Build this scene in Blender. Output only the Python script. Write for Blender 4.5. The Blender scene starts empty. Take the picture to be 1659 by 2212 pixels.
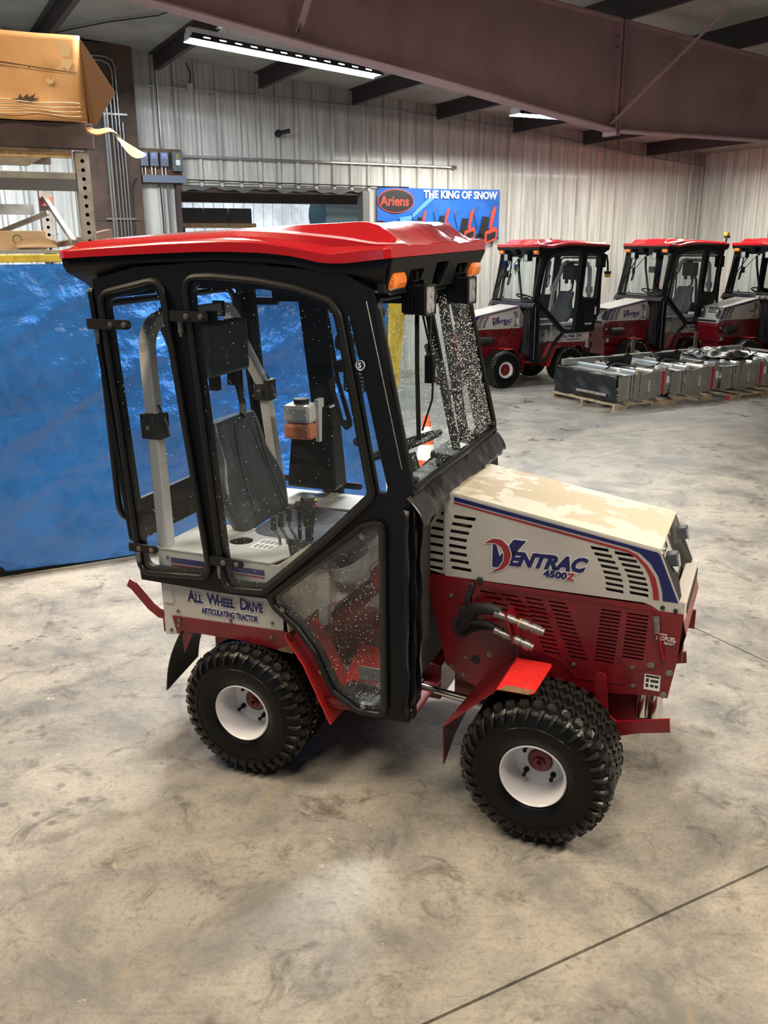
import bpy, bmesh, math, random
from math import sin, cos, pi, radians, sqrt, atan2
from mathutils import Vector, Matrix
random.seed(7)
C = bpy.context.scene.collection
SC = bpy.context.scene

# ------------------------------------------------------------ camera
F_PX = 1927.1; PITCH = radians(16.634); ROLL = radians(-0.408); CAM_H = 2.069
fwd = Vector((0, cos(PITCH), -sin(PITCH))); rt = Vector((1, 0, 0)); up = rt.cross(fwd)
R2 = rt*cos(ROLL) + up*sin(ROLL); U2 = -rt*sin(ROLL) + up*cos(ROLL)
cd = bpy.data.cameras.new('camera'); cd.sensor_fit = 'HORIZONTAL'; cd.sensor_width = 36
cd.lens = F_PX/1659*36; cd.clip_end = 200
cam = bpy.data.objects.new('camera', cd); C.objects.link(cam)
M = Matrix((R2, U2, -fwd)).transposed().to_4x4(); M.translation = Vector((0, 0, CAM_H)); cam.matrix_world = M
SC.camera = cam
# ------------------------------------------------------------ world, exposure
wd = bpy.data.worlds.new('world'); SC.world = wd; wd.use_nodes = True
bgn = wd.node_tree.nodes['Background']; bgn.inputs[0].default_value = (0.75, 0.86, 1.0, 1); bgn.inputs[1].default_value = 0.06
SC.view_settings.view_transform = 'Standard'; SC.view_settings.look = 'None'
SC.view_settings.gamma = 1; SC.view_settings.use_curve_mapping = False
SC.view_settings.exposure = 0.27
SC.cycles.transparent_max_bounces = 32
# ------------------------------------------------------------ building frame: s along the back wall, t towards it
BE = radians(27.81); WS = Vector((cos(BE), sin(BE), 0)); WT = Vector((-sin(BE), cos(BE), 0))
def bp(s, t, z=0.0):
    v = WS*s + WT*t; return Vector((v.x, v.y, z))
BM = Matrix.Rotation(BE, 4, 'Z')
def zceil(s): return 4.65 - 0.0845*(s - 3.26)
# ------------------------------------------------------------ lamps (unseen shop fixtures, warm lamps behind left, added wall and blue fill)
def area(s, t, z, sx, sy, power, col=(1, 1, 1), tilt=(0, 0), world=None, spread=180):
    l = bpy.data.lights.new('unseen_lamp', 'AREA'); l.shape = 'RECTANGLE'; l.size = sx; l.size_y = sy; l.energy = power; l.color = col
    l.spread = radians(spread)
    o = bpy.data.objects.new('unseen_lamp', l); C.objects.link(o)
    o.location = world if world else bp(s, t, z)
    o.rotation_euler = (tilt[0], tilt[1], BE)
    return o
WARM = (1.0, 0.86, 0.68); COOL = (0.88, 0.95, 1.0)
#LAMPS
area(1.2, 10.6, 4.1, 2.4, .25, 330, COOL)
area(2.9, 5.9, 4.0, 2.4, .25, 430, (1.0, .95, .86), spread=150)
area(8.0, 12.3, 3.5, 2.4, .25, 100, (1.0, .95, .84))  # added lamp without fixture, set close to the back wall to brighten it
area(11.8, 11.6, 3.4, 2.4, .25, 110, (1.0, .95, .84))  # second added lamp, brightens the wall further right
area(0, 0, 0, 2.4, .3, 380, WARM, world=Vector((3.8, 1.8, 4.0)))
area(0, 0, 0, 2.4, .3, 55, WARM, world=Vector((-.3, 1.0, 4.4)), spread=110)
area(0, 0, 0, 2.4, .3, 200, (1.0, .80, .56), world=Vector((-3.2, 3.0, 4.2)))
area(7.0, 17.0, 4.0, 5, 2, 420, COOL)
# unseen blue fill lamp added far behind the camera, as if door daylight
o_ = area(0, 0, 0, 6, 3.5, 35, (.62, .78, 1.0), world=Vector((-4.5, -5.5, 1.9)))
d_ = Vector((.3, 3.5, .6)) - o_.location; o_.rotation_euler = d_.to_track_quat('-Z', 'Y').to_euler()

# ------------------------------------------------------------ materials
MATS = {}
def mat(name, col, rough=.5, metal=0.0, coat=0.0, var=0.0, vscale=6.0, bump=0.0, bscale=40.0, col2=None, spec=.5, emit=None, estr=0, thr=(.45, .6), rvar=0.0, objvar=0.0, bdist=.01):
    if name in MATS: return MATS[name]
    m = bpy.data.materials.new(name); m.use_nodes = True; nt = m.node_tree; N = nt.nodes; L = nt.links
    b = N['Principled BSDF']; b.inputs['Base Color'].default_value = (*col, 1); b.inputs['Roughness'].default_value = rough
    b.inputs['Metallic'].default_value = metal; b.inputs['Coat Weight'].default_value = coat; b.inputs['Coat Roughness'].default_value = .08
    b.inputs['Specular IOR Level'].default_value = spec
    tc = N.new('ShaderNodeTexCoord')
    src = None
    if var > 0 or col2:
        n = N.new('ShaderNodeTexNoise'); n.inputs['Scale'].default_value = vscale; n.inputs['Detail'].default_value = 6; n.inputs['Roughness'].default_value = .62
        L.new(tc.outputs['Object'], n.inputs['Vector'])
        r = N.new('ShaderNodeMapRange'); r.inputs[1].default_value = thr[0]; r.inputs[2].default_value = thr[1]
        L.new(n.outputs['Fac'], r.inputs[0])
        mx = N.new('ShaderNodeMix'); mx.data_type = 'RGBA'
        mx.inputs[6].default_value = (*col, 1)
        mx.inputs[7].default_value = (*(col2 if col2 else tuple(c*(1-var) for c in col)), 1)
        L.new(r.outputs[0], mx.inputs[0]); src = mx.outputs[2]
        if rvar:
            rr = N.new('ShaderNodeMapRange'); rr.inputs[1].default_value = thr[0]; rr.inputs[2].default_value = thr[1]
            rr.inputs[3].default_value = rough; rr.inputs[4].default_value = rough+rvar
            L.new(n.outputs['Fac'], rr.inputs[0]); L.new(rr.outputs[0], b.inputs['Roughness'])
    if objvar:
        oi = N.new('ShaderNodeObjectInfo'); h = N.new('ShaderNodeHueSaturation'); vr = N.new('ShaderNodeMapRange')
        vr.inputs[3].default_value = 1-objvar; vr.inputs[4].default_value = 1+objvar*.4
        L.new(oi.outputs['Random'], vr.inputs[0]); L.new(vr.outputs[0], h.inputs['Value'])
        if src: L.new(src, h.inputs['Color'])
        else: h.inputs['Color'].default_value = (*col, 1)
        src = h.outputs[0]
    if src: L.new(src, b.inputs['Base Color'])
    if bump > 0:
        n2 = N.new('ShaderNodeTexNoise'); n2.inputs['Scale'].default_value = bscale; n2.inputs['Detail'].default_value = 4
        L.new(tc.outputs['Object'], n2.inputs['Vector'])
        bu = N.new('ShaderNodeBump'); bu.inputs['Strength'].default_value = bump; bu.inputs['Distance'].default_value = bdist
        L.new(n2.outputs['Fac'], bu.inputs['Height']); L.new(bu.outputs[0], b.inputs['Normal'])
    if emit:
        b.inputs['Emission Color'].default_value = (*emit, 1); b.inputs['Emission Strength'].default_value = estr
    MATS[name] = m; return m
def glass(name, tint, refl=.05, rough=.02, ior=1.45, haze=0):
    m = bpy.data.materials.new(name); m.use_nodes = True; nt = m.node_tree; N = nt.nodes; L = nt.links
    for n in list(N): N.remove(n)
    out = N.new('ShaderNodeOutputMaterial'); t = N.new('ShaderNodeBsdfTransparent'); t.inputs[0].default_value = (*tint, 1)
    g = N.new('ShaderNodeBsdfGlossy'); g.inputs['Roughness'].default_value = rough
    f0 = N.new('ShaderNodeFresnel'); f0.inputs['IOR'].default_value = ior; ge = N.new('ShaderNodeNewGeometry'); iv = N.new('ShaderNodeMath'); iv.operation = 'SUBTRACT'; iv.inputs[0].default_value = 1; L.new(ge.outputs['Backfacing'], iv.inputs[1]); f = N.new('ShaderNodeMath'); f.operation = 'MULTIPLY'; L.new(f0.outputs[0], f.inputs[0]); L.new(iv.outputs[0], f.inputs[1])
    mx = N.new('ShaderNodeMixShader'); L.new(f.outputs[0], mx.inputs[0]); L.new(t.outputs[0], mx.inputs[1]); L.new(g.outputs[0], mx.inputs[2])
    if haze:   # thin dried-on film
        df = N.new('ShaderNodeBsdfDiffuse'); df.inputs[0].default_value = (.72, .78, .76, 1); m2 = N.new('ShaderNodeMixShader'); m2.inputs[0].default_value = haze
        L.new(mx.outputs[0], m2.inputs[1]); L.new(df.outputs[0], m2.inputs[2]); L.new(m2.outputs[0], out.inputs[0])
    else: L.new(mx.outputs[0], out.inputs[0]); MATS[name] = m; return m

RED = mat('red_paint', (.17, .004, .010), .36, coat=.3, var=.25, vscale=9)
REDR = mat('roof_red', (.46, .008, .014), .25, coat=.9, bump=.03, bscale=90)
FLAP = mat('fender_red', (.62, .022, .02), .38, coat=.3, var=.2, vscale=30)
WORN = mat('worn_steel', (.16, .10, .05), .7, var=.4, vscale=60)
WHITE = mat('panel_white', (.50, .49, .47), .38, coat=.2, var=.06, vscale=4)
CREAM = mat('hood_cream', (.62, .58, .49), .32, coat=.35, col2=(.56, .50, .39), vscale=2.4, thr=(.545, .565), rvar=-.22)
BLACK = mat('frame_black', (.0035, .0045, .008), .40, spec=.28)
PLAST = mat('liner_black', (.008, .009, .011), .5, spec=.32, bump=.08, bscale=300)
RUB = mat('rubber', (.016, .016, .017), .62, bump=.1, bscale=120)
SEAL = mat('seal_rubber', (.009, .0088, .0085), .42, spec=.35)
TYRE = mat('tyre_rubber', (.003, .003, .0035), .34, spec=.22, bump=.15, bscale=60)
LUG = mat('tread_rubber', (.010, .010, .0095), .36, spec=.35, bump=.15, bscale=90)
RIMW = mat('rim_white', (.66, .66, .70), .35, coat=.2)
VINYL = mat('vinyl', (.010, .011, .015), .36, bump=.25, bscale=25)
FLAPV = mat('flap_vinyl', (.032, .033, .036), .28, coat=.25, bump=.35, bscale=14, col2=(.012, .012, .014), vscale=9, thr=(.54, .58))
STEEL = mat('zinc_steel', (.30, .29, .28), .42, metal=.9, var=.3, vscale=50)
CHROME = mat('chrome', (.7, .7, .7), .16, metal=1)
ROPSM = mat('rops_grey', (.55, .54, .53), .34, coat=.2, var=.1)
NAVY = mat('decal_navy', (.006, .010, .11), .35)
DRED = mat('decal_red', (.28, .02, .03), .35)
DWHITE = mat('decal_white', (.78, .77, .75), .4)
DGREY = mat('decal_grey', (.25, .25, .26), .5)
AMBER = mat('amber_lens', (.85, .20, .01), .12, coat=1, bump=.6, bscale=140, emit=(1, .25, .02), estr=.05)
LENS = mat('clear_lens', (.55, .58, .62), .12, metal=.6, bump=.8, bscale=160)
SEATM = mat('seat_vinyl', (.055, .062, .075), .34, bump=.25, bscale=30, var=.3, vscale=8)
MATR = mat('mat_rubber', (.06, .062, .065), .6, bump=.4, bscale=200)
TANK = mat('tank_plastic', (.62, .60, .60), .35)
FLUID = mat('tank_fluid', (.62, .22, .12), .35)
GREYP = mat('grey_plastic', (.06, .07, .085), .5)
YEL = mat('yellow_paint', (.62, .46, .05), .45, var=.3, vscale=12)
GLS = glass('side_glass', (.93, .955, .975)); GLW = glass('windscreen_glass', (.92, .95, .94))
GLR = glass('rear_window_glass', (.96, .97, .98), ior=1.15)
DROP = mat('water_drop', (.75, .80, .82), .05, spec=1, coat=1)

# ------------------------------------------------------------ mesh helpers
def rpoly(pts, r, n=5):
    out = []; k = len(pts)
    for i in range(k):
        rr = r[i] if isinstance(r, (list, tuple)) else r
        a = Vector(pts[i-1]); b = Vector(pts[i]); c = Vector(pts[(i+1) % k])
        u = (a-b); v = (c-b); lu = u.length; lv = v.length
        if rr <= 0 or lu < 1e-6 or lv < 1e-6: out.append((b.x, b.y)); continue
        u /= lu; v /= lv; ang = u.angle(v) if u.length and v.length else pi
        if ang > 3.05: out.append((b.x, b.y)); continue
        d = min(rr/math.tan(ang/2), lu*.48, lv*.48)
        p = b+u*d; q = b+v*d
        for j in range(n+1):
            t = j/n; w = p*(1-t)**2 + b*2*t*(1-t) + q*t*t; out.append((w.x, w.y))
    return out
def inset(pts, d):
    k = len(pts); A = sum(pts[i-1][0]*pts[i][1]-pts[i][0]*pts[i-1][1] for i in range(k)); sg = 1 if A > 0 else -1
    o = []
    for i in range(k):
        a = Vector(pts[i-1]); b = Vector(pts[i]); c = Vector(pts[(i+1) % k])
        e1 = (b-a).normalized(); e2 = (c-b).normalized(); n1 = Vector((-e1.y, e1.x))*sg; n2 = Vector((-e2.y, e2.x))*sg
        m = n1+n2; m = n1 if m.length < 1e-6 else m.normalized(); dd = d/max(.35, m.dot(n1)); o.append((b.x+m.x*dd, b.y+m.y*dd))
    return o
XZR = lambda y: Matrix(((1, 0, 0, 0), (0, 0, -1, y), (0, 1, 0, 0), (0, 0, 0, 1)))      # u->x, v->z, facing -y
XZL = lambda y: Matrix(((-1, 0, 0, 0), (0, 0, 1, y), (0, 1, 0, 0), (0, 0, 0, 1)))      # facing +y (u = -x)
YZ = lambda x: Matrix(((0, 0, 1, x), (1, 0, 0, 0), (0, 1, 0, 0), (0, 0, 0, 1)))        # u->y, v->z, facing +x
XY = lambda z: Matrix(((1, 0, 0, 0), (0, 1, 0, 0), (0, 0, 1, z), (0, 0, 0, 1)))
class MB:
    def __init__(s): s.v = []; s.f = []
    def add(s, v, f, M=None):
        o = len(s.v)
        s.v += [tuple((M @ Vector(p)) if M else p) for p in v]; s.f += [tuple(i+o for i in q) for q in f]; return s
    def box(s, c, d, M=None, rz=0, ry=0, rx=0):
        v = [(x*d[0]/2, y*d[1]/2, z*d[2]/2) for z in (-1, 1) for y in (-1, 1) for x in (-1, 1)]
        R = Matrix.Translation(c) @ Matrix.Rotation(rz, 4, 'Z') @ Matrix.Rotation(ry, 4, 'Y') @ Matrix.Rotation(rx, 4, 'X')
        if M: R = M @ R
        return s.add(v, [(0, 2, 3, 1), (4, 5, 7, 6), (0, 1, 5, 4), (2, 6, 7, 3), (0, 4, 6, 2), (1, 3, 7, 5)], R)
    def b2(s, x0, x1, y0, y1, z0, z1): return s.box(((x0+x1)/2, (y0+y1)/2, (z0+z1)/2), (abs(x1-x0), abs(y1-y0), abs(z1-z0)))
    def cyl(s, a, b, r, r2=None, n=12):
        a = Vector(a); b = Vector(b); r2 = r if r2 is None else r2
        q = (b-a).to_track_quat('Z', 'Y'); v = []
        for P, R in ((a, r), (b, r2)):
            for i in range(n):
                t = 2*pi*i/n; v.append(P + q @ Vector((R*cos(t), R*sin(t), 0)))
        f = [(i, (i+1) % n, n+(i+1) % n, n+i) for i in range(n)] + [tuple(range(n))[::-1], tuple(range(n, 2*n))]
        return s.add([tuple(p) for p in v], f)
    def tube(s, path, r, n=8, closed=False, sq=None, upv=None):
        P = [Vector(p) for p in path]; k = len(P); v = []; f = []; prev = None
        for i in range(k):
            if closed: t = (P[(i+1) % k]-P[i-1])
            else: t = P[min(i+1, k-1)]-P[max(i-1, 0)]
            t.normalize()
            if upv is not None: nrm = Vector(upv)
            else: nrm = prev if prev is not None else (Vector((0, 0, 1)) if abs(t.z) < .9 else Vector((1, 0, 0)))
            nrm = (nrm - t*nrm.dot(t)); nrm = nrm.normalized() if nrm.length > 1e-6 else t.orthogonal().normalized(); prev = nrm; bi = t.cross(nrm)
            if sq:
                for (a, b) in ((-1, -1), (1, -1), (1, 1), (-1, 1)): v.append(P[i]+nrm*a*sq[0]/2+bi*b*sq[1]/2)
            else:
                rr = r[i] if isinstance(r, (list, tuple)) else r
                for j in range(n): a = 2*pi*j/n; v.append(P[i]+nrm*rr*cos(a)+bi*rr*sin(a))
        m = 4 if sq else n
        for i in range(k if closed else k-1):
            i2 = (i+1) % k
            for j in range(m): j2 = (j+1) % m; f.append((i*m+j, i*m+j2, i2*m+j2, i2*m+j))
        if not closed: f.append(tuple(range(m))[::-1]); f.append(tuple(range((k-1)*m, k*m)))
        return s.add([tuple(p) for p in v], f)
    def lathe(s, prof, o=(0, 0, 0), n=32, ax='y', closed=False):
        v = []; f = []; k = len(prof)
        for i in range(n):
            a = 2*pi*i/n
            for (r, h) in prof:
                c, q = r*cos(a), r*sin(a)
                p = {'y': (c, h, q), 'z': (c, q, h), 'x': (h, c, q)}[ax]; v.append((p[0]+o[0], p[1]+o[1], p[2]+o[2]))
        for i in range(n):
            i2 = (i+1) % n
            for j in range(k if closed else k-1):
                j2 = (j+1) % k; f.append((i*k+j, i*k+j2, i2*k+j2, i2*k+j))
        return s.add(v, f)
    def ball(s, c, r, n=10, m=6, sc=(1, 1, 1)):
        v = [(c[0], c[1], c[2]+r*sc[2])]; f = []
        for i in range(1, m):
            a = pi*i/m
            for j in range(n): b = 2*pi*j/n; v.append((c[0]+r*sc[0]*sin(a)*cos(b), c[1]+r*sc[1]*sin(a)*sin(b), c[2]+r*sc[2]*cos(a)))
        v.append((c[0], c[1], c[2]-r*sc[2])); e = len(v)-1
        for j in range(n): f.append((0, 1+j, 1+(j+1) % n)); f.append((e, 1+(m-2)*n+(j+1) % n, 1+(m-2)*n+j))
        for i in range(m-2):
            for j in range(n): a = 1+i*n+j; b = 1+i*n+(j+1) % n; f.append((a, a+n, b+n, b))
        return s.add(v, f)
    def prism(s, poly, h0, h1, M):
        k = len(poly); v = [(p[0], p[1], h0) for p in poly]+[(p[0], p[1], h1) for p in poly]
        f = [(i, (i+1) % k, k+(i+1) % k, k+i) for i in range(k)]+[tuple(range(k))[::-1], tuple(range(k, 2*k))]
        return s.add(v, f, M)
    def grid(s, fn, nu, nv, M=None):
        v = [fn(i/nu, j/nv) for i in range(nu+1) for j in range(nv+1)]
        f = [(i*(nv+1)+j, (i+1)*(nv+1)+j, (i+1)*(nv+1)+j+1, i*(nv+1)+j+1) for i in range(nu) for j in range(nv)]
        return s.add(v, f, M)
    def curve(s, splines, th, M, text=None, off=0):
        cu = bpy.data.curves.new('tmp', 'CURVE'); cu.dimensions = '2D'; cu.fill_mode = 'BOTH'; cu.extrude = th/2; cu.offset = off
        for pts in splines:
            sp = cu.splines.new('POLY'); sp.points.add(len(pts)-1)
            for i, p in enumerate(pts): sp.points[i].co = (p[0], p[1], 0, 1)
            sp.use_cyclic_u = True
        ob = bpy.data.objects.new('tmp', cu); me = bpy.data.meshes.new_from_object(ob)
        s.add([tuple(v.co) for v in me.vertices], [tuple(p.vertices) for p in me.polygons], M)
        bpy.data.objects.remove(ob); bpy.data.meshes.remove(me); bpy.data.curves.remove(cu); return s
    def text(s, body, size, M, th=.002, shear=0, off=0, align='LEFT', sx=1.0, space=1.0):
        cu = bpy.data.curves.new('tmp', 'FONT'); cu.body = body; cu.size = size; cu.extrude = th/2; cu.shear = shear; cu.offset = off
        cu.align_x = align; cu.space_character = space; cu.resolution_u = 3
        ob = bpy.data.objects.new('tmp', cu); me = bpy.data.meshes.new_from_object(ob)
        s.add([(v.co.x*sx, v.co.y, v.co.z) for v in me.vertices], [tuple(p.vertices) for p in me.polygons], M)
        bpy.data.objects.remove(ob); bpy.data.meshes.remove(me); bpy.data.curves.remove(cu); return s
    def build(s, name, m, parent=None, W=None, smooth=False, bevel=0, solid=0, label=None, kind=None, fixn=True):
        me = bpy.data.meshes.new(name); me.from_pydata(s.v, [], s.f); me.validate()
        if fixn:
            b = bmesh.new(); b.from_mesh(me); bmesh.ops.recalc_face_normals(b, faces=b.faces); b.to_mesh(me); b.free()
        me.materials.append(m)
        if smooth:
            me.shade_smooth()
            me.set_sharp_from_angle(angle=radians(38 if smooth is True else smooth))
        o = bpy.data.objects.new(name, me); C.objects.link(o)
        if parent: o.parent = parent
        if W is not None: o.matrix_basis = W
        if solid: md = o.modifiers.new('Solidify', 'SOLIDIFY'); md.thickness = solid; md.offset = 0
        if bevel:
            md = o.modifiers.new('Bevel', 'BEVEL'); md.width = bevel; md.segments = 2; md.limit_method = 'ANGLE'; md.angle_limit = radians(40)
        if label: o['label'] = label
        if kind: o['kind'] = kind
        return o
def tag(o, label=None, cat=None, group=None, kind=None):
    if label: o['label'] = label
    if cat: o['category'] = cat
    if group: o['group'] = group
    if kind: o['kind'] = kind
    return o
def empty(name, loc=(0, 0, 0), rz=0, **k):
    o = bpy.data.objects.new(name, None); C.objects.link(o); o.location = loc; o.rotation_euler = (0, 0, rz); o.empty_display_size = .1
    return tag(o, **k)
def kids(o): return list(o.children)
def copy_tree(o, parent=None):
    c = o.copy(); C.objects.link(c); c.parent = parent
    for ch in kids(o): copy_tree(ch, c)
    return c
I4 = Matrix.Identity(4)
MATR_D = mat('wiper_rubber', (.006, .006, .006), .8, spec=.1)
# ============================================================ TRACTOR
def tread(y0, y1, R, N, amp, hw, name):
    pass
def wheel_meshes(sgn, far=False):
    """wheel centred at origin, axle along y, outer side towards y*sgn"""
    R = .279
    half = [(.118, .118), (.128, .134), (.16, .146), (.20, .147), (.232, .142), (.252, .128), (.262, .108), (.268, .06), (.269, 0)]
    prof = [(r, -h) for r, h in half] + [(r, h) for r, h in half[-2::-1]]
    ty = MB().lathe(prof, n=64)
    # fine rib on the sidewall
    for y in (-.1475, .1475): ty.tube([(.197*cos(a), y, .197*sin(a)) for a in [2*pi*i/48 for i in range(48)]], .0018, n=5, closed=True)
    tr = MB(); N = 34
    def P(a, r, y): return (r*cos(a), y, r*sin(a))
    for i in range(N):
        a = 2*pi*i/N; da = 2*pi/N
        for s in (-1, 1):
            aa = a + (da/2 if s > 0 else 0)
            # shoulder knobs, round-hex
            v = []; c = 6
            for lv, (rr, k) in enumerate(((.255, 1.15), (.2785, .92))):
                for j in range(c):
                    b = 2*pi*j/c+.5; v.append(P(aa+.0185*k*cos(b)/.27, rr-(.007 if sin(b)*s > .3 else 0), s*.104+.0195*k*sin(b)))
            tr.add(v, [(j, (j+1) % c, c+(j+1) % c, c+j) for j in range(c)]+[tuple(range(c, 2*c))])
            # sidewall bars (curved claws)
            w = .0085
            q = []
            for rr, yy, ww, sk in ((.263, .122, 1.2, 0), (.252, .139, 1.1, .02), (.236, .1495, .8, .05), (.219, .1515, .35, .085)):
                q.append((rr, yy, ww, sk))
            v = []
            for rr, yy, ww, sk in q:
                am = aa+da*.5+sk*.6
                for e, dy in ((-1, -.006), (-.5, .004), (.5, .004), (1, -.006)): v.append(P(am+e*w*ww/.25, rr, s*(yy+dy)))
            f = []
            for k2 in range(3):
                for j in range(3): o = k2*4+j; f.append((o, o+1, o+5, o+4))
            f.append((12, 13, 14, 15)); tr.add(v, f)
            # mid blocks between knobs and zigzag
        for row, (yc, ph) in enumerate(((-.060, 0), (0, .5), (.060, 0))):
            v = []; aa = a+da*ph
            pts = [(-.5, -.013), (-.17, .013), (.17, -.013), (.46, .013)]
            for (u, dy) in pts:
                for (rr, e) in ((.262, -.0155), (.2775, -.012), (.2775, .012), (.262, .0155)): v.append(P(aa+u*da, rr-(abs(yc)*.03), yc+dy+e))
            f = []
            for k2 in range(3):
                for j in range(3): o = k2*4+j; f.append((o, o+1, o+5, o+4))
            f += [(0, 1, 2, 3), (12, 13, 14, 15)]
            tr.add(v, f)
    # rim
    o = sgn
    if not far:
        rp = [(.122, .120), (.1215, .130), (.117, .134), (.113, .130), (.111, .118), (.106, .112), (.103, .09), (.100, .035), (.092, .018), (.052, .010), (.046, .016), (.046, .004)]
        back = [(.10, .03), (.105, -.11), (.118, -.13), (.12, -.118)]
    else:
        rp = [(.122, .120), (.1215, .132), (.117, .136), (.112, .130), (.102, .124), (.094, .122), (.088, .116), (.086, .10)]
        back = [(.10, .03), (.105, -.11), (.118, -.13), (.12, -.118)]
    rim = MB().lathe([(r, h*o) for r, h in rp], n=48); rim.lathe([(r, h*o) for r, h in back], n=48)
    hub = MB()
    if not far:
        hub.lathe([(0, .040*o), (.020, .040*o), (.022, .028*o), (.040, .024*o), (.044, .016*o), (.0445, -.03*o)], n=24)
        hub.cyl((0, .038*o, 0), (0, .056*o, 0), .008, n=8)
    else:
        hub.lathe([(0, .125*o), (.022, .125*o), (.03, .118*o), (.036, .085*o), (.078, .078*o), (.086, .095*o), (.088, .06*o)], n=24)
    nuts = []
    for i in range(4 if not far else 0):
        a = 2*pi*i/4+.9
        n_ = MB().cyl((.070*cos(a), .010*o, .070*sin(a)), (.070*cos(a), .024*o, .070*sin(a)), .012, .010, n=6)
        n_.cyl((.070*cos(a), .024*o, .070*sin(a)), (.070*cos(a), .052*o, .070*sin(a)), .0055, n=8)
        n_.ball((.070*cos(a), .052*o, .070*sin(a)), .0085, 8, 4); nuts.append(n_)
    val = MB().cyl((.109, .112*o, .0), (.098, .150*o, .0), .004, .003, n=6) if far else None
    return ty, tr, rim, hub, nuts, val
WM = {}
def wheel(parent, x, y, F, far, rot, dirty=False):
    sgn = -1 if y < 0 else 1; key = (sgn, far)
    W = F @ Matrix.Translation((x, y, .2755)) @ Matrix.Rotation(rot, 4, 'Y')
    if key not in WM:
        ty, tr, rim, hub, nuts, val = wheel_meshes(sgn, far)
        w = rim.build('wheel', RIMW, parent, W, smooth=True)
        subs = [ty.build('tyre', TYRE, w, smooth=50), tr.build('tread_lugs', LUG, w), hub.build('hub', RED, w, smooth=True)]
        for n_ in nuts: subs.append(n_.build('lug_nut', PLAST, w, smooth=True))
        if val: subs.append(val.build('valve', PLAST, w))
        WM[key] = w
    else:
        w = copy_tree(WM[key], parent); w.matrix_basis = W
    return w

def bolt(parent, x, z, y, r=.007, F=I4, m=None, name='bolt'):
    s = -1 if y < 0 else 1
    b = MB().cyl((x, y, z), (x, y+.003*s, z), r*1.35, n=12); b.cyl((x, y+.003*s, z), (x, y+.008*s, z), r, r*.9, n=6)
    return b.build(name, m or STEEL, parent, F, smooth=True)

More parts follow.
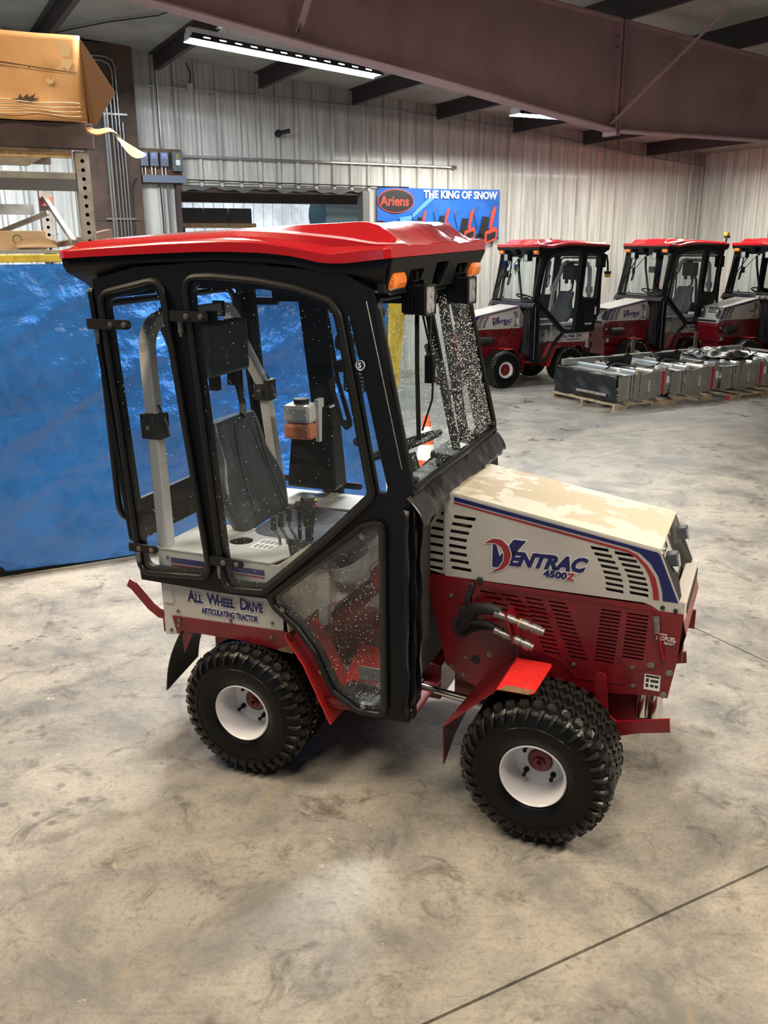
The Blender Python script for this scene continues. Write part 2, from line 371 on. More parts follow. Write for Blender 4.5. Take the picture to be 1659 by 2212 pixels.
# side windows of the cab, outer seal outlines in (x, z)
QWIN = [(-1.11, 1.905), (-.832, 1.962), (-.715, .822), (-1.050, .800)]
DWIN = [(-.735, 1.967), (-.613, 1.970), (-.439, 1.957), (-.295, 1.934), (-.165, 1.896), (-.130, 1.849), (-.078, 1.560), (-.021, 1.240), (-.024, 1.215), (-.216, 1.026), (-.475, .797), (-.645, .785), (-.664, .860)]
GAP = [(-.113, 1.845), (-.098, 1.845), (-.067, 1.706), (-.034, 1.56), (.000, 1.40), (.032, 1.262), (.028, 1.238), (-.006, 1.240), (-.060, 1.56)]
LWIN = [(.020, 1.135), (-.062, 1.112), (-.452, .785), (-.445, .745), (-.346, .668), (-.272, .575), (-.205, .425), (-.100, .360), (.018, .362)]
def build_tractor(name, label, group, far=False, art=0.0, roll=0.0, variant=0):
    T = empty(name, label=label, cat='tractor', group=group)
    F = Matrix.Rotation(art, 4, 'Z')
    K = Matrix.Translation((0, -.55, 1.3)) @ Matrix.Rotation(roll, 4, 'X') @ Matrix.Translation((0, .55, -1.3))
    sides = (-1, 1)
    def side(s, y): return XZR(-abs(y)) if s < 0 else XZR(abs(y))
    # ---------------- wheels
    for x, y, FF, r in ((-.588, -.455, I4, .35), (.611, -.455, F, .1), (-.588, .455, I4, 1.0), (.611, .455, F, 2.0)):
        wheel(T, x, y, FF, far, r)
    # ---------------- chassis
    c = MB(); c.b2(-.95, -.30, -.20, .20, .30, .56); c.cyl((-.588, -.34, .2755), (-.588, .34, .2755), .05, n=12); c.b2(-.40, .10, -.13, .13, .24, .40)
    c.build('rear_chassis', RED, T, bevel=.006)
    c = MB(); c.b2(.18, .95, -.18, .18, .30, .52); c.cyl((.611, -.34, .2755), (.611, .34, .2755), .05, n=12); c.cyl((.02, 0, .25), (.02, 0, .55), .06, n=14)
    c.build('front_chassis', RED, T, F, bevel=.006)
    MB().cyl((.0, -.22, .34), (.35, -.26, .33), .016).cyl((-.3, -.22, .35), (.0, -.22, .34), .026).build('steering_cylinder', CHROME, T, smooth=True)
    # ---------------- rear body
    for s in sides:
        y = .50*s
        wp = [(-.99, .895), (-.985, .519), (-.929, .528), (-.943, .606), (-.427, .621), (-.425, .895)]
        p = MB().curve([wp], .004, side(s, .50)).build('side_panel', WHITE, T)
        MB().curve([rpoly([(-.93, .868), (-.50, .868), (-.50, .846), (-.93, .846)], .002)], .001, side(s, .503)).build('stripe', NAVY, p, label='navy blue stripe')
        MB().curve([[(-.93, .840), (-.50, .840), (-.50, .834), (-.93, .834)]], .001, side(s, .503)).build('stripe', DRED, p, label='thin dark red stripe')
        rp = [(-.942, .612), (-.427, .625), (-.395, .618), (-.382, .537), (-.60, .555), (-.928, .552)]
        MB().curve([rp], .006, side(s, .506)).build('lower_trim', RED, T)
        q = MB().curve([[(-.455, .545), (-.388, .575), (-.386, .537), (-.45, .541)]], .001, side(s, .5095)); q.build('worn_patch', WORN, T)
        for (bx, bz) in ((-.955, .545), (-.905, .60), (-.665, .632), (-.475, .650), (-.475, .595), (-.915, .635), (-.91, .575), (-.945, .865)):
            bolt(p, bx, bz, .502*s if bz > .6 or bx < -.94 else .51*s, .006)
        # lettering on the panel
        tm = (XZR(-.503) @ Matrix.Translation((-.86, .690, 0))) if s < 0 else (XZL(.503) @ Matrix.Translation((.50, .690, 0)))
        for k, (m, off, dz) in enumerate(((DWHITE, .0045, .001), (NAVY, .0008, .002))):
            t = MB()
            Mx = tm @ Matrix.Translation((0, 0, dz)) @ Matrix.Rotation(radians(0), 4, 'Z')
            xx = 0.0
            for word in ('ALL', 'WHEEL', 'DRIVE'):
                t.text(word[0], .066, Mx @ Matrix.Translation((xx, 0, 0)), shear=0, off=off+.0022, sx=.76); xx += .0475*(.95 if word[0] == 'W' else .68 if word[0] == 'A' else .66)+.002
                t.text(word[1:], .050, Mx @ Matrix.Translation((xx, 0, 0)), off=off+.0020, space=1.06, sx=.69); xx += len(word[1:])*.0228+.012
            t.build('lettering', m, p, label='panel lettering reading ALL WHEEL DRIVE')
            u = MB().text('ARTICULATING TRACTOR', .034, tm @ Matrix.Translation((.322, -.044, dz)), off=off*.7+.0010, align='RIGHT', sx=.64)
            u.build('lettering', m, p, label='panel lettering reading ARTICULATING TRACTOR')
        # white deck on the fender with cup hole, front face
        hole = [(-.715+.050*cos(a), .31+.050*sin(a)) for a in [2*pi*i/24 for i in range(24)]] if s < 0 else [(-.70+.02*cos(a), .30+.02*sin(a)) for a in [2*pi*i/12 for i in range(12)]]
        hole = [(a, b*s) for a, b in hole]
        dk = rpoly([(-1.0, .505*s), (-.47, .505*s), (-.44, .40*s), (-.52, .27*s), (-.60, .14*s), (-.74, .14*s), (-.88, .14*s), (-1.0, .2*s)], .01) if s < 0 else rpoly([(-1.0, .505*s), (-.05, .505*s), (-.05, .34*s), (-.30, .27*s), (-.88, .25*s), (-1.0, .25*s)], .01)
        d = MB().curve([dk, hole], .006, XY(.900)).build('fender_deck', WHITE, T)
        e = MB()
        e.b2(-1.0, -.44, .488*s, .498*s, .893, .878)
        e.build('deck_gasket', RUB, d)
        cup = MB().lathe([(.050, 0), (.048, -.05), (0, -.052)], o=(-.715, .31*s, .899), ax='z', n=20); cup.build('cup_holder', RUB, d)
        g = MB(); g.add([(-.44, .50*s, .895), (-.44, .20*s, .895), (-.405, .20*s, .622), (-.405, .50*s, .622)], [(0, 1, 2, 3)])
        g.build('fender_face', CREAM if s < 0 else WHITE, T, solid=.005)
        # red slanting front leg of the fender with flange
        prof = [(-.41, .615), (-.405, .60), (-.335, .50), (-.225, .265)]
        g = MB()
        for (a, b) in zip(prof, prof[1:]): g.add([(a[0], .52*s, a[1]), (a[0], .27*s, a[1]), (b[0], .27*s, b[1]), (b[0], .52*s, b[1])], [(0, 1, 2, 3)])
        g.build('fender_leg', FLAP, T, solid=.006)
        # black mudflap behind the wheel + red bracket
        g = MB().grid(lambda u, v, s=s: (-.90-.095*v-.02*sin(pi*v)-.0*u, (.515-.24*u)*s, .55-.285*v+.05*u*v), 6, 8)
        g.build('mud_flap', RUB, T, solid=.005)
        MB().add([(-.905, .50*s, .555), (-.85, .50*s, .548), (-.90, .50*s, .45)], [(0, 1, 2)]).build('flap_bracket', RED, T, solid=.006)
    # red cross member, decals, seat base, floor
    c = MB(); c.b2(-.425, -.400, -.49, .49, .545, .622); c.build('cross_member', RED, T, bevel=.003)
    c = MB()
    c.b2(-.399, -.3975, -.20, .06, .558, .612); w_ = c.build('warning_decal', DWHITE, T)
    c = MB()
    random.seed(3)
    for i in range(8): c.b2(-.3972, -.3965, -.192+i*.031, -.168+i*.031, .566, .604)
    c.build('warning_pictogram', DGREY, w_)
    # rounded cream tunnel cover behind cross member
    def tun(u, v):
        x = -.405-.27*u; z = .622 + .19*sin(min(1, u*1.6)*pi/2); return (x, -.20+.62*v, z)
    MB().grid(tun, 10, 2).build('seat_base_cover', CREAM, T, smooth=True, solid=.006)
    MB().prism(rpoly([(-.42, .50), (-.415, .70), (-.36, .64), (-.36, .56)], .01), .205, .245, XZR(0)).build('latch_box', WHITE, T, bevel=.003)
    c = MB(); c.b2(-.30, .10, -.49, .49, .325, .337); c.b2(-.30, .10, -.49, -.47, .337, .36)
    fp = c.build('foot_platform', RED, T, bevel=.002)
    c = MB(); c.b2(-.24, .04, -.44, -.10, .337, .343)
    for i in range(9): c.b2(-.23+i*.03, -.215+i*.03, -.44, -.10, .343, .347)
    c.build('grip_mat', RUB, fp)
    c = MB().add([(-.27, -.30, .34), (-.05, -.30, .34), (-.05, -.12, .43), (-.27, -.12, .43), (-.27, -.12, .34), (-.05, -.12, .34)], [(0, 1, 2, 3), (0, 3, 4), (1, 5, 2), (4, 3, 2, 5)])
    c.build('foot_rest', FLAP, T)
    c = MB(); c.b2(-.20, -.02, -.295, -.29, .36, .42); c.build('step_decal', DGREY, T)
    MB().b2(-.40, -.39, -.45, .45, .33, .545).build('bulkhead', RED, T)
    # ---------------- seat
    c = MB()
    def back(u, v):
        a = 2*pi*u; z = v
        hw = (.200+.055*sin(min(1, z*1.6)*pi)**1-.02*z)*(1 if z < .96 else .93); th = .06*(1-.35*z)
        ca, sa = cos(a), sin(a); e = .5
        yy = hw*(abs(ca)**e)*(1 if ca > 0 else -1); xx = th*(abs(sa)**.7)*(1 if sa > 0 else -1)
        xx -= .035*(1-(yy/hw)**2)*(1 if sa > 0 else 0)
        return (-.79-.13*z+xx, yy, .90+.455*z)
    c.grid(back, 36, 12); o_ = len(c.v); c.f.append(tuple(i*13+12 for i in range(36))); c.f.append(tuple(i*13 for i in range(36)))
    sb = c.build('seat_backrest', SEATM, T, smooth=60)
    for yy in (-.10, .11):
        MB().tube([(-.735-.125*q-.018*sin(q*pi), yy*(1.25-.4*q), .92+.42*q) for q in [i/10 for i in range(11)]], .0035, n=6).build('piping', PLAST, sb, smooth=True)
    c = MB()
    def cush(u, v):
        a = 2*pi*u; ca, sa = cos(a), sin(a); e = .45; r = 1-.12*(v if v > .5 else 0)
        return (-.53+.245*r*(abs(ca)**e)*(1 if ca > 0 else -1), .25*r*(abs(sa)**e)*(1 if sa > 0 else -1), .80+.105*v)
    c.grid(cush, 32, 6); c.f.append(tuple(i*7+6 for i in range(32)))
    c.build('seat_cushion', SEATM, T, smooth=60)
    c = MB(); c.b2(-.72, -.36, -.22, .22, .60, .80); c.build('seat_pedestal', CREAM, T, bevel=.01)
    # seat belt from the box on the roll bar
    c = MB().tube([(-.955, .10, 1.53), (-.945, .115, 1.46), (-.93, .115, 1.38), (-.90, .06, 1.34)], 0, sq=(.014, .034)); c.build('seat_belt', RUB, T, K)
    # ---------------- roll bar
    path = []
    H, B = .345, .44
    for (yy, xx, zz) in ((-.495, -.955, .66), (-B, -1.0, 1.40), (-H, -1.075, 1.66)): path.append((xx, yy, zz))
    for i in range(1, 7): a = pi/2*i/6; path.append((-1.075-.008*i/6, -H+.13*(1-cos(a)), 1.66+.13*sin(a)))
    full = path + [(x, -y, z) for (x, y, z) in reversed(path)]
    rops = MB().tube(full, 0, sq=(.052, .052), upv=(1, 0, .06)).build('roll_bar', ROPSM, T, K, bevel=.007)
    for s in sides:
        c = MB(); c.b2(-1.045, -.955, B*s-.034, B*s+.034, 1.34, 1.44); c.build('fold_bracket', ROPSM if far else RUB, rops, bevel=.004)
        c = MB().tube([(-.985, (B-.01)*s, 1.47), (-.945, (B-.005)*s, 1.39), (-.94, (B+.0)*s, 1.36), (-.97, B*s, 1.37)], .007, n=6)
        c.cyl((-1.0, (B-.05)*s, 1.39), (-1.0, (B+.05)*s, 1.39), .009); c.build('locking_pin', CHROME, rops, smooth=True)
        c = MB().tube([(-1.075-.0, s*.20+dy, 1.79+dz) for dy, dz in ((-.0, -.034), (-.0, .034), (.0, .034))], 0, sq=(.06, .008)); c.build('clamp_band', PLAST, rops)
    c = MB(); c.b2(-.99, -.92, -.125, .185, 1.53, 1.755); hb = c.build('control_box', GREYP if not far else PLAST, T, K, bevel=.014)
    MB().b2(-1.05, -.95, -.07, -.01, 1.745, 1.80).build('box_bracket', PLAST, hb)
    for yy in (-.06, .09): MB().b2(-.975, -.935, yy-.018, yy+.018, 1.47, 1.535).build('belt_guide', PLAST, hb)
    # diagonal brace on rear window
    MB().tube([(-1.12, -.15, 1.74), (-1.13, .02, 1.45), (-1.12, .06, 1.05)], 0, sq=(.012, .05)).build('rear_brace', BLACK, T, K)
    # ---------------- rear cab wall
    RX = -1.135
    fr = [rpoly([(-.55, .92), (.55, .92), (.55, 1.93), (-.55, 1.93)], .03), rpoly([(-.50, 1.085), (.50, 1.085), (.50, 1.88), (-.50, 1.88)], .05)]
    Mr = Matrix.Translation((RX+.035, 0, 0)) @ Matrix(((1, 0, -.075, 0), (0, 1, 0, 0), (0, 0, 1, 0), (0, 0, 0, 1))) @ YZ(.085)
    rf = MB().curve(fr, .02, Mr).build('rear_frame', BLACK, T, K)
    MB().curve([rpoly([(-.50, 1.0), (.50, 1.0), (.50, 1.88), (-.50, 1.88)], .06)], .004, Matrix.Translation((-.03, 0, 0)) @ Mr).build('rear_glass', GLR, rf)
    MB().tube([(RX-.035-.075*(z-.9)*0+.0, y, z) for y, z in [(p[0], p[1]) for p in rpoly([(-.50, .98), (.50, .98), (.50, 1.86), (-.50, 1.86)], .10)]], .014, n=8, closed=True).build('rear_hatch_seal', SEAL, rf, smooth=True)
    for s in sides:
        MB().b2(-1.17, -1.12, .50*s-.03, .50*s+.03, 1.74, 1.84).build('hatch_hinge', BLACK, rf, bevel=.008)
    # ---------------- side frames, glass, seals
    outer = [(-1.145, 1.955), (-1.06, .765), (-.80, .762), (-.64, .760), (-.478, .765), (-.462, .735), (-.36, .655), (-.290, .57), (-.222, .41), (-.115, .342), (.0, .340), (.105, .345), (.112, 1.19), (.130, 1.245), (.045, 1.60), (-.015, 1.93), (-.12, 1.985), (-.6, 2.02), (-.95, 2.0)]
    lw = list(LWIN)
    for s in sides:
        if far:
            qw = [(-1.10, 1.90), (-.832, 1.955), (-.765, 1.27), (-1.045, 1.25)]; holes = [qw, DWIN, LWIN]; sup = [(-1.02, 1.16), (-.84, 1.17), (-.82, .86), (-1.0, .86)]
        else: qw = QWIN; holes = [qw, DWIN, LWIN]; sup = None
        hs = [rpoly(inset(h, .026), .045) for h in holes] + [rpoly(GAP, .006, 2)]
        MB().curve([rpoly(inset(GAP, -.006), .006, 2)], .003, side(s, .545)).build('front_strip_window', GLS, T, K)
        fr = MB().curve([outer]+hs, .022, side(s, .533)).build('side_frame', BLACK, T, K)
        for h, nm in zip(holes, ('quarter_window', 'door_window', 'lower_window')):
            rp = rpoly(h, .055 if nm != 'lower_window' else .045)
            g = MB().curve([rp], .004, side(s, .550)).build(nm, GLS, T, K)
            MB().tube([(x, .555*s, z) for x, z in rp], .0115, n=8, closed=True).build('window_seal', SEAL, g, smooth=True)
        if far:
            MB().curve([rpoly(sup, .015)], .01, side(s, .548)).build('access_panel', PLAST, T, K)
            MB().b2(-1.075, -1.045, .545*s-.003, .545*s+.006, 1.02, 1.14).build('panel_decal', DWHITE, T, K)
            MB().b2(-.99, -.86, .55*s-.01, .55*s+.012, .875, .90).build('door_handle', ROPSM, T, K, bevel=.003)
        # hinges / latch bars with screws
        if not far:
            for (x0, x1, z, rr) in ((-1.165, -.97, 1.795, .019), (-.79, -.635, 1.832, .019), (-1.08, -.945, .915, .017), (-.70, -.555, .905, .017)):
                pl = MB().curve([rpoly([(x0, z-rr), (x1, z-rr*.9), (x1, z+rr*.9), (x0, z+rr)], [.002, .017, .017, .002])], .010, side(s, .572)).build('hinge_bar', PLAST, T, K, bevel=.002)
                for xx in (x1-.025, x1-.085): bolt(pl, xx, z, .577*s, .008)
                MB().cyl((x0+.03, .56*s, z-.06), (x0+.03, .56*s, z-.02), .010, n=6).cyl((x0+.03, .56*s, z-.075), (x0+.03, .56*s, z-.06), .006, n=8).build('hinge_pin', STEEL, pl)
            for (x, z) in ((-.088, 1.41), (-.060, 1.13)):
                MB().cyl((x+.0, .50*s, z), (x, .525*s, z), .016, n=14).build('grab_knob', RUB, T, K, smooth=True)
            for (x, z) in ((-.405, .735), (-.245, .50), (-.075, .385), (-.062, 1.072)):
                bolt(fr, x, z, .555*s, .009)
        # slim long bars = gas strut and latch seen on the inside of the door
        MB().b2(-.97, -.08, .508*s-.004, .508*s+.004, (1.80 if s > 0 and not far else 1.925), 2.0).build('side_header', BLACK, T, K)
        MB().tube([(-.20, .50*s, 1.83), (-.17, .495*s, 1.62), (-.125, .495*s, 1.47)], 0, sq=(.006, .022)).build('latch_rod', BLACK, T, K)
        MB().curve([rpoly([(-.205, 1.62), (-.165, 1.64), (-.115, 1.46), (-.14, 1.44), (-.165, 1.47)], .012), rpoly([(-.185, 1.60), (-.172, 1.61), (-.135, 1.48), (-.15, 1.48)], .004)], .006, side(s, .50)).build('door_latch', PLAST, T, K)
    # wavy torn edge strip on lower near panel is the lower seal carrier: front pillars
    def ws(v, y=0, off=0):   # windscreen plane point: v 0 bottom .. 1 top
        return (.112-.138*v+.976*off, y, 1.255+.64*v+.215*off)
    for s in sides:
        MB().tube([(.105, .52*s, .36), (.105, .52*s, 1.20), ws(0, .52*s, -.02), ws(1, .51*s, -.02)], 0, sq=(.035, .04), upv=(0, 1, 0)).build('front_pillar', BLACK, T, K, bevel=.004)
        MB().tube([ws(q/8, .553*s, -.005) for q in range(1, 9)], .002, n=6).build('pillar_trim', STEEL if not far else BLACK, T, K, smooth=True)
    MB().tube([(.104, -.52, 1.215), (.104, .52, 1.215)], 0, sq=(.04, .04), upv=(1, 0, 0)).build('windscreen_sill', BLACK, T, K)
    # windscreen
    def WP(poly, off): return [ws((z), y, off) for y, z in poly]
    wpoly = rpoly([(-.535, .0), (.535, .0), (.50, 1.0), (-.50, 1.0)], [.05, .05, .07, .07], 6)
    # aspect-correct rounding handled in v units
    g = MB(); pts = WP(wpoly, .006); g.add(pts, [tuple(range(len(pts)))]); wsn = g.build('windscreen', GLW, T, K, solid=.004)
    MB().tube(WP(wpoly, .012), .011, n=8, closed=True).build('windscreen_seal', SEAL, wsn, smooth=True)
    for (y, v) in ((-.50, .04), (-.25, .04), (.25, .04), (.50, .04), (-.485, .93), (.485, .93)):
        p0 = Vector(ws(v, y, .010)); n_ = Vector((.976, 0, .215))
        MB().cyl(p0, p0+n_*.014, .014, .011, n=12).build('glass_knob', RUB, wsn, smooth=True)
    # wiper
    wa = MB().tube([ws(.99, -.0, .03), ws(.83, -.09, .035), ws(.60, -.215, .04)], .006, n=6)
    wa.box(ws(.57, -.225, .045), (.03, .035, .10)); wa.cyl(ws(.97, 0, .0), ws(.97, 0, .05), .012)
    wi = wa.build('wiper_arm', BLACK, wsn, smooth=True)
    b = MB().tube([ws(.93, -.20, .035), ws(.60, -.325, .035), ws(.24, -.445, .035)], 0, sq=(.010, .016))
    b.tube([ws(.88, -.19, .045), ws(.72, -.25, .07), ws(.56, -.235, .06), ws(.42, -.33, .07), ws(.28, -.42, .045)], .004, n=6); b.build('wiper_blade', MATR_D, wsn)
    # hanging vinyl flap below the windscreen
    rnd = random.Random(5)
    def flap(u, v):
        y = -.575+1.15*u; wv = .003*sin(u*23)+.005*sin(u*11+1)+.0015*sin(u*70)
        return (.117+.055*sin(v*1.5)+wv*v*1.6, y, 1.238-.085*v-.003*sin(u*57)*v-.010*v*(1 if u < .04 else 0))
    MB().grid(flap, 120, 6).build('vinyl_flap', FLAPV if not far else VINYL, T, K, smooth=80, solid=.003)
    # folded vinyl curtain between cab and engine
    for s in sides:
        pl = [(.085, .545), (.118, .565), (.112, .53), (.138, .548), (.126, .495), (.146, .505), (.118, .43), (.092, .36), (.060, .27)]
        c = MB(); n_ = len(pl); rows = 14
        for j in range(rows+1):
            v = j/rows
            for i, (x, y) in enumerate(pl):
                zz = 1.19-(.80 if i < 3 else .775-.03*(i % 2))*v
                c.v.append((x+.004*sin(j*1.7+i), (y+.006*sin(j*.9+i*2.1))*s, zz))
        for j in range(rows):
            for i in range(n_-1): c.f.append((j*n_+i, j*n_+i+1, (j+1)*n_+i+1, (j+1)*n_+i))
        c.build('curtain', VINYL, T, None, smooth=25, solid=.003)
        MB().tube([(.110, .582*s, 1.18), (.112, .584*s, .8), (.110, .582*s, .40)], .005, n=6).build('zip', STEEL if far else BLACK, T)
    MB().b2(.04, .09, -.42, .42, .45, 1.19).build('firewall', RUB, T, bevel=.01)
    # ---------------- roof
    def lipz(x): # lower edge of red lip
        P = [(-1.285, 2.030), (-1.1, 2.038), (-.92, 2.045), (-.6, 2.054), (-.4, 2.048), (-.285, 2.036), (-.183, 2.014), (-.10, 2.014), (.058, 2.030)]
        for a, b in zip(P, P[1:]):
            if x <= b[0]: t = (x-a[0])/(b[0]-a[0]); t = t*t*(3-2*t) if False else t; return a[1]+(b[1]-a[1])*max(0, t)
        return P[-1][1]
    def topz(x):
        P = [(-1.285, 2.060), (-1.23, 2.098), (-.914, 2.115), (-.351, 2.139), (-.112, 2.146), (-.06, 2.140), (.02, 2.085), (.058, 2.066)]
        for a, b in zip(P, P[1:]):
            if x <= b[0]: t = (x-a[0])/(b[0]-a[0]); return a[1]+(b[1]-a[1])*max(0, t)
        return P[-1][1]
    def creasez(x):
        P = [(-1.285, 2.060), (-1.1, 2.072), (-.8, 2.086), (-.55, 2.092), (-.42, 2.088), (-.30, 2.072), (-.16, 2.048), (-.05, 2.060), (.058, 2.066)]
        for a, b in zip(P, P[1:]):
            if x <= b[0]: t = (x-a[0])/(b[0]-a[0]); return a[1]+(b[1]-a[1])*max(0, t)
        return P[-1][1]
    xs = [-1.285, -1.275, -1.25, -1.22, -1.1, -.95, -.8, -.65, -.55, -.48, -.42, -.36, -.30, -.25, -.2, -.16, -.12, -.09, -.05, -.02, .01, .035, .05, .058]
    c = MB(); rows = []
    for x in xs:
        e = max(0, (-1.25-x)/.035)*.02 + max(0, (x-.035)/.023)*.015; w_ = .562-e; lz, tz, cz = lipz(x), topz(x), creasez(x)
        tz2 = max(tz, cz)
        sc = min(1, max(0, (x+.50)/.34)); hz = cz+(tz2-cz)*(.80-.55*sc)
        wh = .40 + .0*sc; k2 = .53-.035*sc
        mid = tz2 - (.006 if -.9 < x < -.1 else 0)
        tr_ = min(1, max(0, (x+.52)/.55)); yr = .505+.040*tr_; zr = (tz2-.010)*(1-tr_)+2.073*tr_; zr = max(zr, cz+.002)
        wh = .41-.03*tr_; e2 = min(yr, w_-.012)
        half = [(w_, lz), (w_+.001, lz+(cz-lz)*.8), (w_-.005, cz), (w_-.014, cz+.001), ((w_-.014+e2)/2-.004, cz+(zr-cz)*.35), (e2, zr), (e2-.030, zr+.0015), (max(wh+.035, .40), zr+(tz2-zr)*.12), (wh, tz2-.002), (wh-.03, tz2), (.17, mid-.004), (.15, mid+.002), (.02, mid+.003)]
        row = [(x, y, z) for y, z in half] + [(x, -y, z) for y, z in reversed(half)]
        rows.append(row)
    nr = len(rows[0])
    for r in rows: c.v += r
    for i in range(len(rows)-1):
        for j in range(nr-1): c.f.append((i*nr+j, i*nr+j+1, (i+1)*nr+j+1, (i+1)*nr+j))
    c.f.append(tuple(range(nr))); c.f.append(tuple((len(rows)-1)*nr+j for j in range(nr)))
    rf = c.build('roof_shell', REDR, T, K, smooth=28)
    md = rf.modifiers.new('Bevel', 'BEVEL'); md.width = .004; md.segments = 2; md.limit_method = 'ANGLE'; md.angle_limit = radians(25)
    MB().cyl((-.33, .30, 2.13), (-.33, .30, 2.152), .018, n=10).build('antenna_base', RUB, rf)
    # black liner under the roof
    def lowz(x):
        P = [(-1.25, 1.925), (-1.204, 1.919), (-1.12, 1.930), (-1.035, 1.950), (-.92, 1.972), (-.788, 1.988), (-.6, 1.997), (-.429, 1.989), (-.3, 1.968), (-.185, 1.945), (-.034, 1.91), (.02, 1.918)]
        for a, b in zip(P, P[1:]):
            if x <= b[0]: t = (x-a[0])/(b[0]-a[0]); return a[1]+(b[1]-a[1])*max(0, t)
        return P[-1][1]
    c = MB(); xs2 = [-1.255, -1.24, -1.204, -1.12, -1.035, -.92, -.788, -.6, -.429, -.3, -.185, -.1, -.034, -.01, .012]
    nr = 0
    for x in xs2:
        lz = lipz(x); q = lowz(x); e = .0
        t0 = min(1, max(0, (-1.2-x)/.05)); xo = x
        half = [(.545, lz+.012), (.548, lz-.03), (.535, (lz+q)/2), (.50-.05*t0, q+.012), (.44, q), (.40, q+.03), (.38, 2.0)]
        # front and rear slope in under the lip
        row = []
        for y, z in half+[(-y, z) for y, z in reversed(half)]:
            xx = x + (.040*(z-q)/(lz-q) if x > 0 else (-.02*(z-q)/(lz-q) if x < -1.24 else 0)); row.append((xx, y, z))
        nr = len(row); c.v += row
    for i in range(len(xs2)-1):
        for j in range(nr-1): c.f.append((i*nr+j, i*nr+j+1, (i+1)*nr+j+1, (i+1)*nr+j))
    c.f.append(tuple(range(nr)))
    ln = c.build('roof_liner', PLAST if far else BLACK, T, K, smooth=30)
    # front fascia of the liner with pockets
    def FM(z0=1.97):
        return Matrix(((0, 0, 1, .033), (1, 0, 0, 0), (0, 1, 0, 0), (0, 0, 0, 1)))
    sl = Matrix(((1, 0, .36, -.72+.012), (0, 1, 0, 0), (0, 0, 1, 0), (0, 0, 0, 1)))
    fo = rpoly([(-.545, 2.028), (.545, 2.028), (.50, 1.925), (.44, 1.906), (-.44, 1.906), (-.50, 1.925)], .01)
    pk = [rpoly([(a-.075, 1.985), (a+.075, 1.985), (a+.055, 1.914), (a-.055, 1.914)], .012) for a in (-.265, .265)] + [rpoly([(-.075, 2.0), (.075, 2.0), (.05, 1.914), (-.05, 1.914)], .014)]
    MB().curve([fo]+pk, .012, sl @ FM()).build('front_fascia', PLAST, ln, smooth=30)
    MB().b2(-.045, -.04, -.50, .50, 1.905, 2.02).build('fascia_back', BLACK, ln)
    MB().b2(-1.20, .0, -.46, .46, 1.985, 2.00).build('headliner', RUB, ln)
    # amber lights and work lights
    for s in sides:
        y = .445*s
        c = MB(); c.box((.028, y, 1.955), (.056, .128, .062)); al = c.build('amber_light', AMBER, T, K, bevel=.024)
        c = MB(); c.box((.008, y, 1.953), (.03, .15, .074)); c.build('light_base', PLAST, al, bevel=.006)
        yl = .255*s
        c = MB()
        c.add([(.085, yl+a*.052, 1.878+b*.052) for a, b in ((-1, -1), (1, -1), (1, 1), (-1, 1))]+[(-.005, yl+a*.045, 1.880+b*.045) for a, b in ((-1, -1), (1, -1), (1, 1), (-1, 1))], [(0, 1, 2, 3), (4, 7, 6, 5), (0, 4, 5, 1), (1, 5, 6, 2), (2, 6, 7, 3), (3, 7, 4, 0)])
        for k in range(5): c.b2(.005+k*.014, .011+k*.014, yl-.050, yl+.050, 1.828, 1.930)
        wl = c.build('work_light', BLACK, T, K, bevel=.004)
        c = MB()
        for a in (-1, 1):
            for b in (-1, 1): c.cyl((.082, yl+a*.023, 1.878+b*.023), (.090, yl+a*.023, 1.878+b*.023), .020, n=14)
        c.b2(.084, .087, yl-.046, yl+.046, 1.832, 1.924); c.build('lens', LENS, wl)
        c = MB(); 
        for a in (-1, 1): c.b2(.084, .092, yl+a*.050-.003, yl+a*.050+.003, 1.828, 1.928); c.b2(.084, .092, yl-.053, yl+.053, 1.878+a*.050-.003, 1.878+a*.050+.003)
        c.build('bezel', RUB, wl)
        c = MB().tube([(.04, yl-.055, 1.90), (.035, yl-.055, 1.945), (.035, yl+.055, 1.945), (.04, yl+.055, 1.90)], 0, sq=(.018, .004)); c.cyl((.035, yl, 1.94), (.035, yl, 1.975), .008); c.build('bracket', BLACK, wl)
    # fan and small parts inside front top
    if not far:
        c = MB()
        for k in range(5): c.tube([(-.15, -.42+.045*(k+1)/3*cos(a), 1.74+.045*(k+1)/3*sin(a)) for a in [2*pi*i/16 for i in range(16)]], .002, n=4, closed=True)
        for k in range(8): a = 2*pi*k/8; c.tube([(-.15, -.42, 1.74), (-.15, -.42+.075*cos(a), 1.74+.075*sin(a))], .002, n=4)
        c.cyl((-.20, -.42, 1.74), (-.15, -.42, 1.74), .028); c.b2(-.19, -.17, -.46, -.38, 1.64, 1.68); c.build('cab_fan', PLAST, T, K)
        c = MB()
        for k in range(6): c.tube([(-.13+.03*cos(a+1), -.44+.035*cos(a), 1.58+.013*k+.012*sin(a)) for a in [2*pi*i/14 for i in range(14)]], .004, n=5, closed=True)
        c.build('coiled_cable', BLACK, T, K)
        MB().lathe([(.0, .563), (.017, .563), (.017, .560)], o=(0, 0, 0), n=20).build('round_decal', DWHITE, T, K @ Matrix.Translation((-.052, -1.126, 1.685)))
        MB().lathe([(.0, .0), (.013, 0), (.013, .001)], n=20).build('round_decal', NAVY, T, K @ Matrix.Translation((-.052, -.5645, 1.685)), label='blue round decal with a white curl')
        MB().text('S', .024, XZR(-.5652) @ Matrix.Translation((-.0595, 1.6765, 0)), off=.0005).build('decal_curl', DWHITE, T, K)
    # ---------------- interior controls
    c = MB().tube([(-.02, .0, 1.02), (-.10, .02, 1.25)], .03, n=10); c.build('steering_column', BLACK, T, smooth=True)
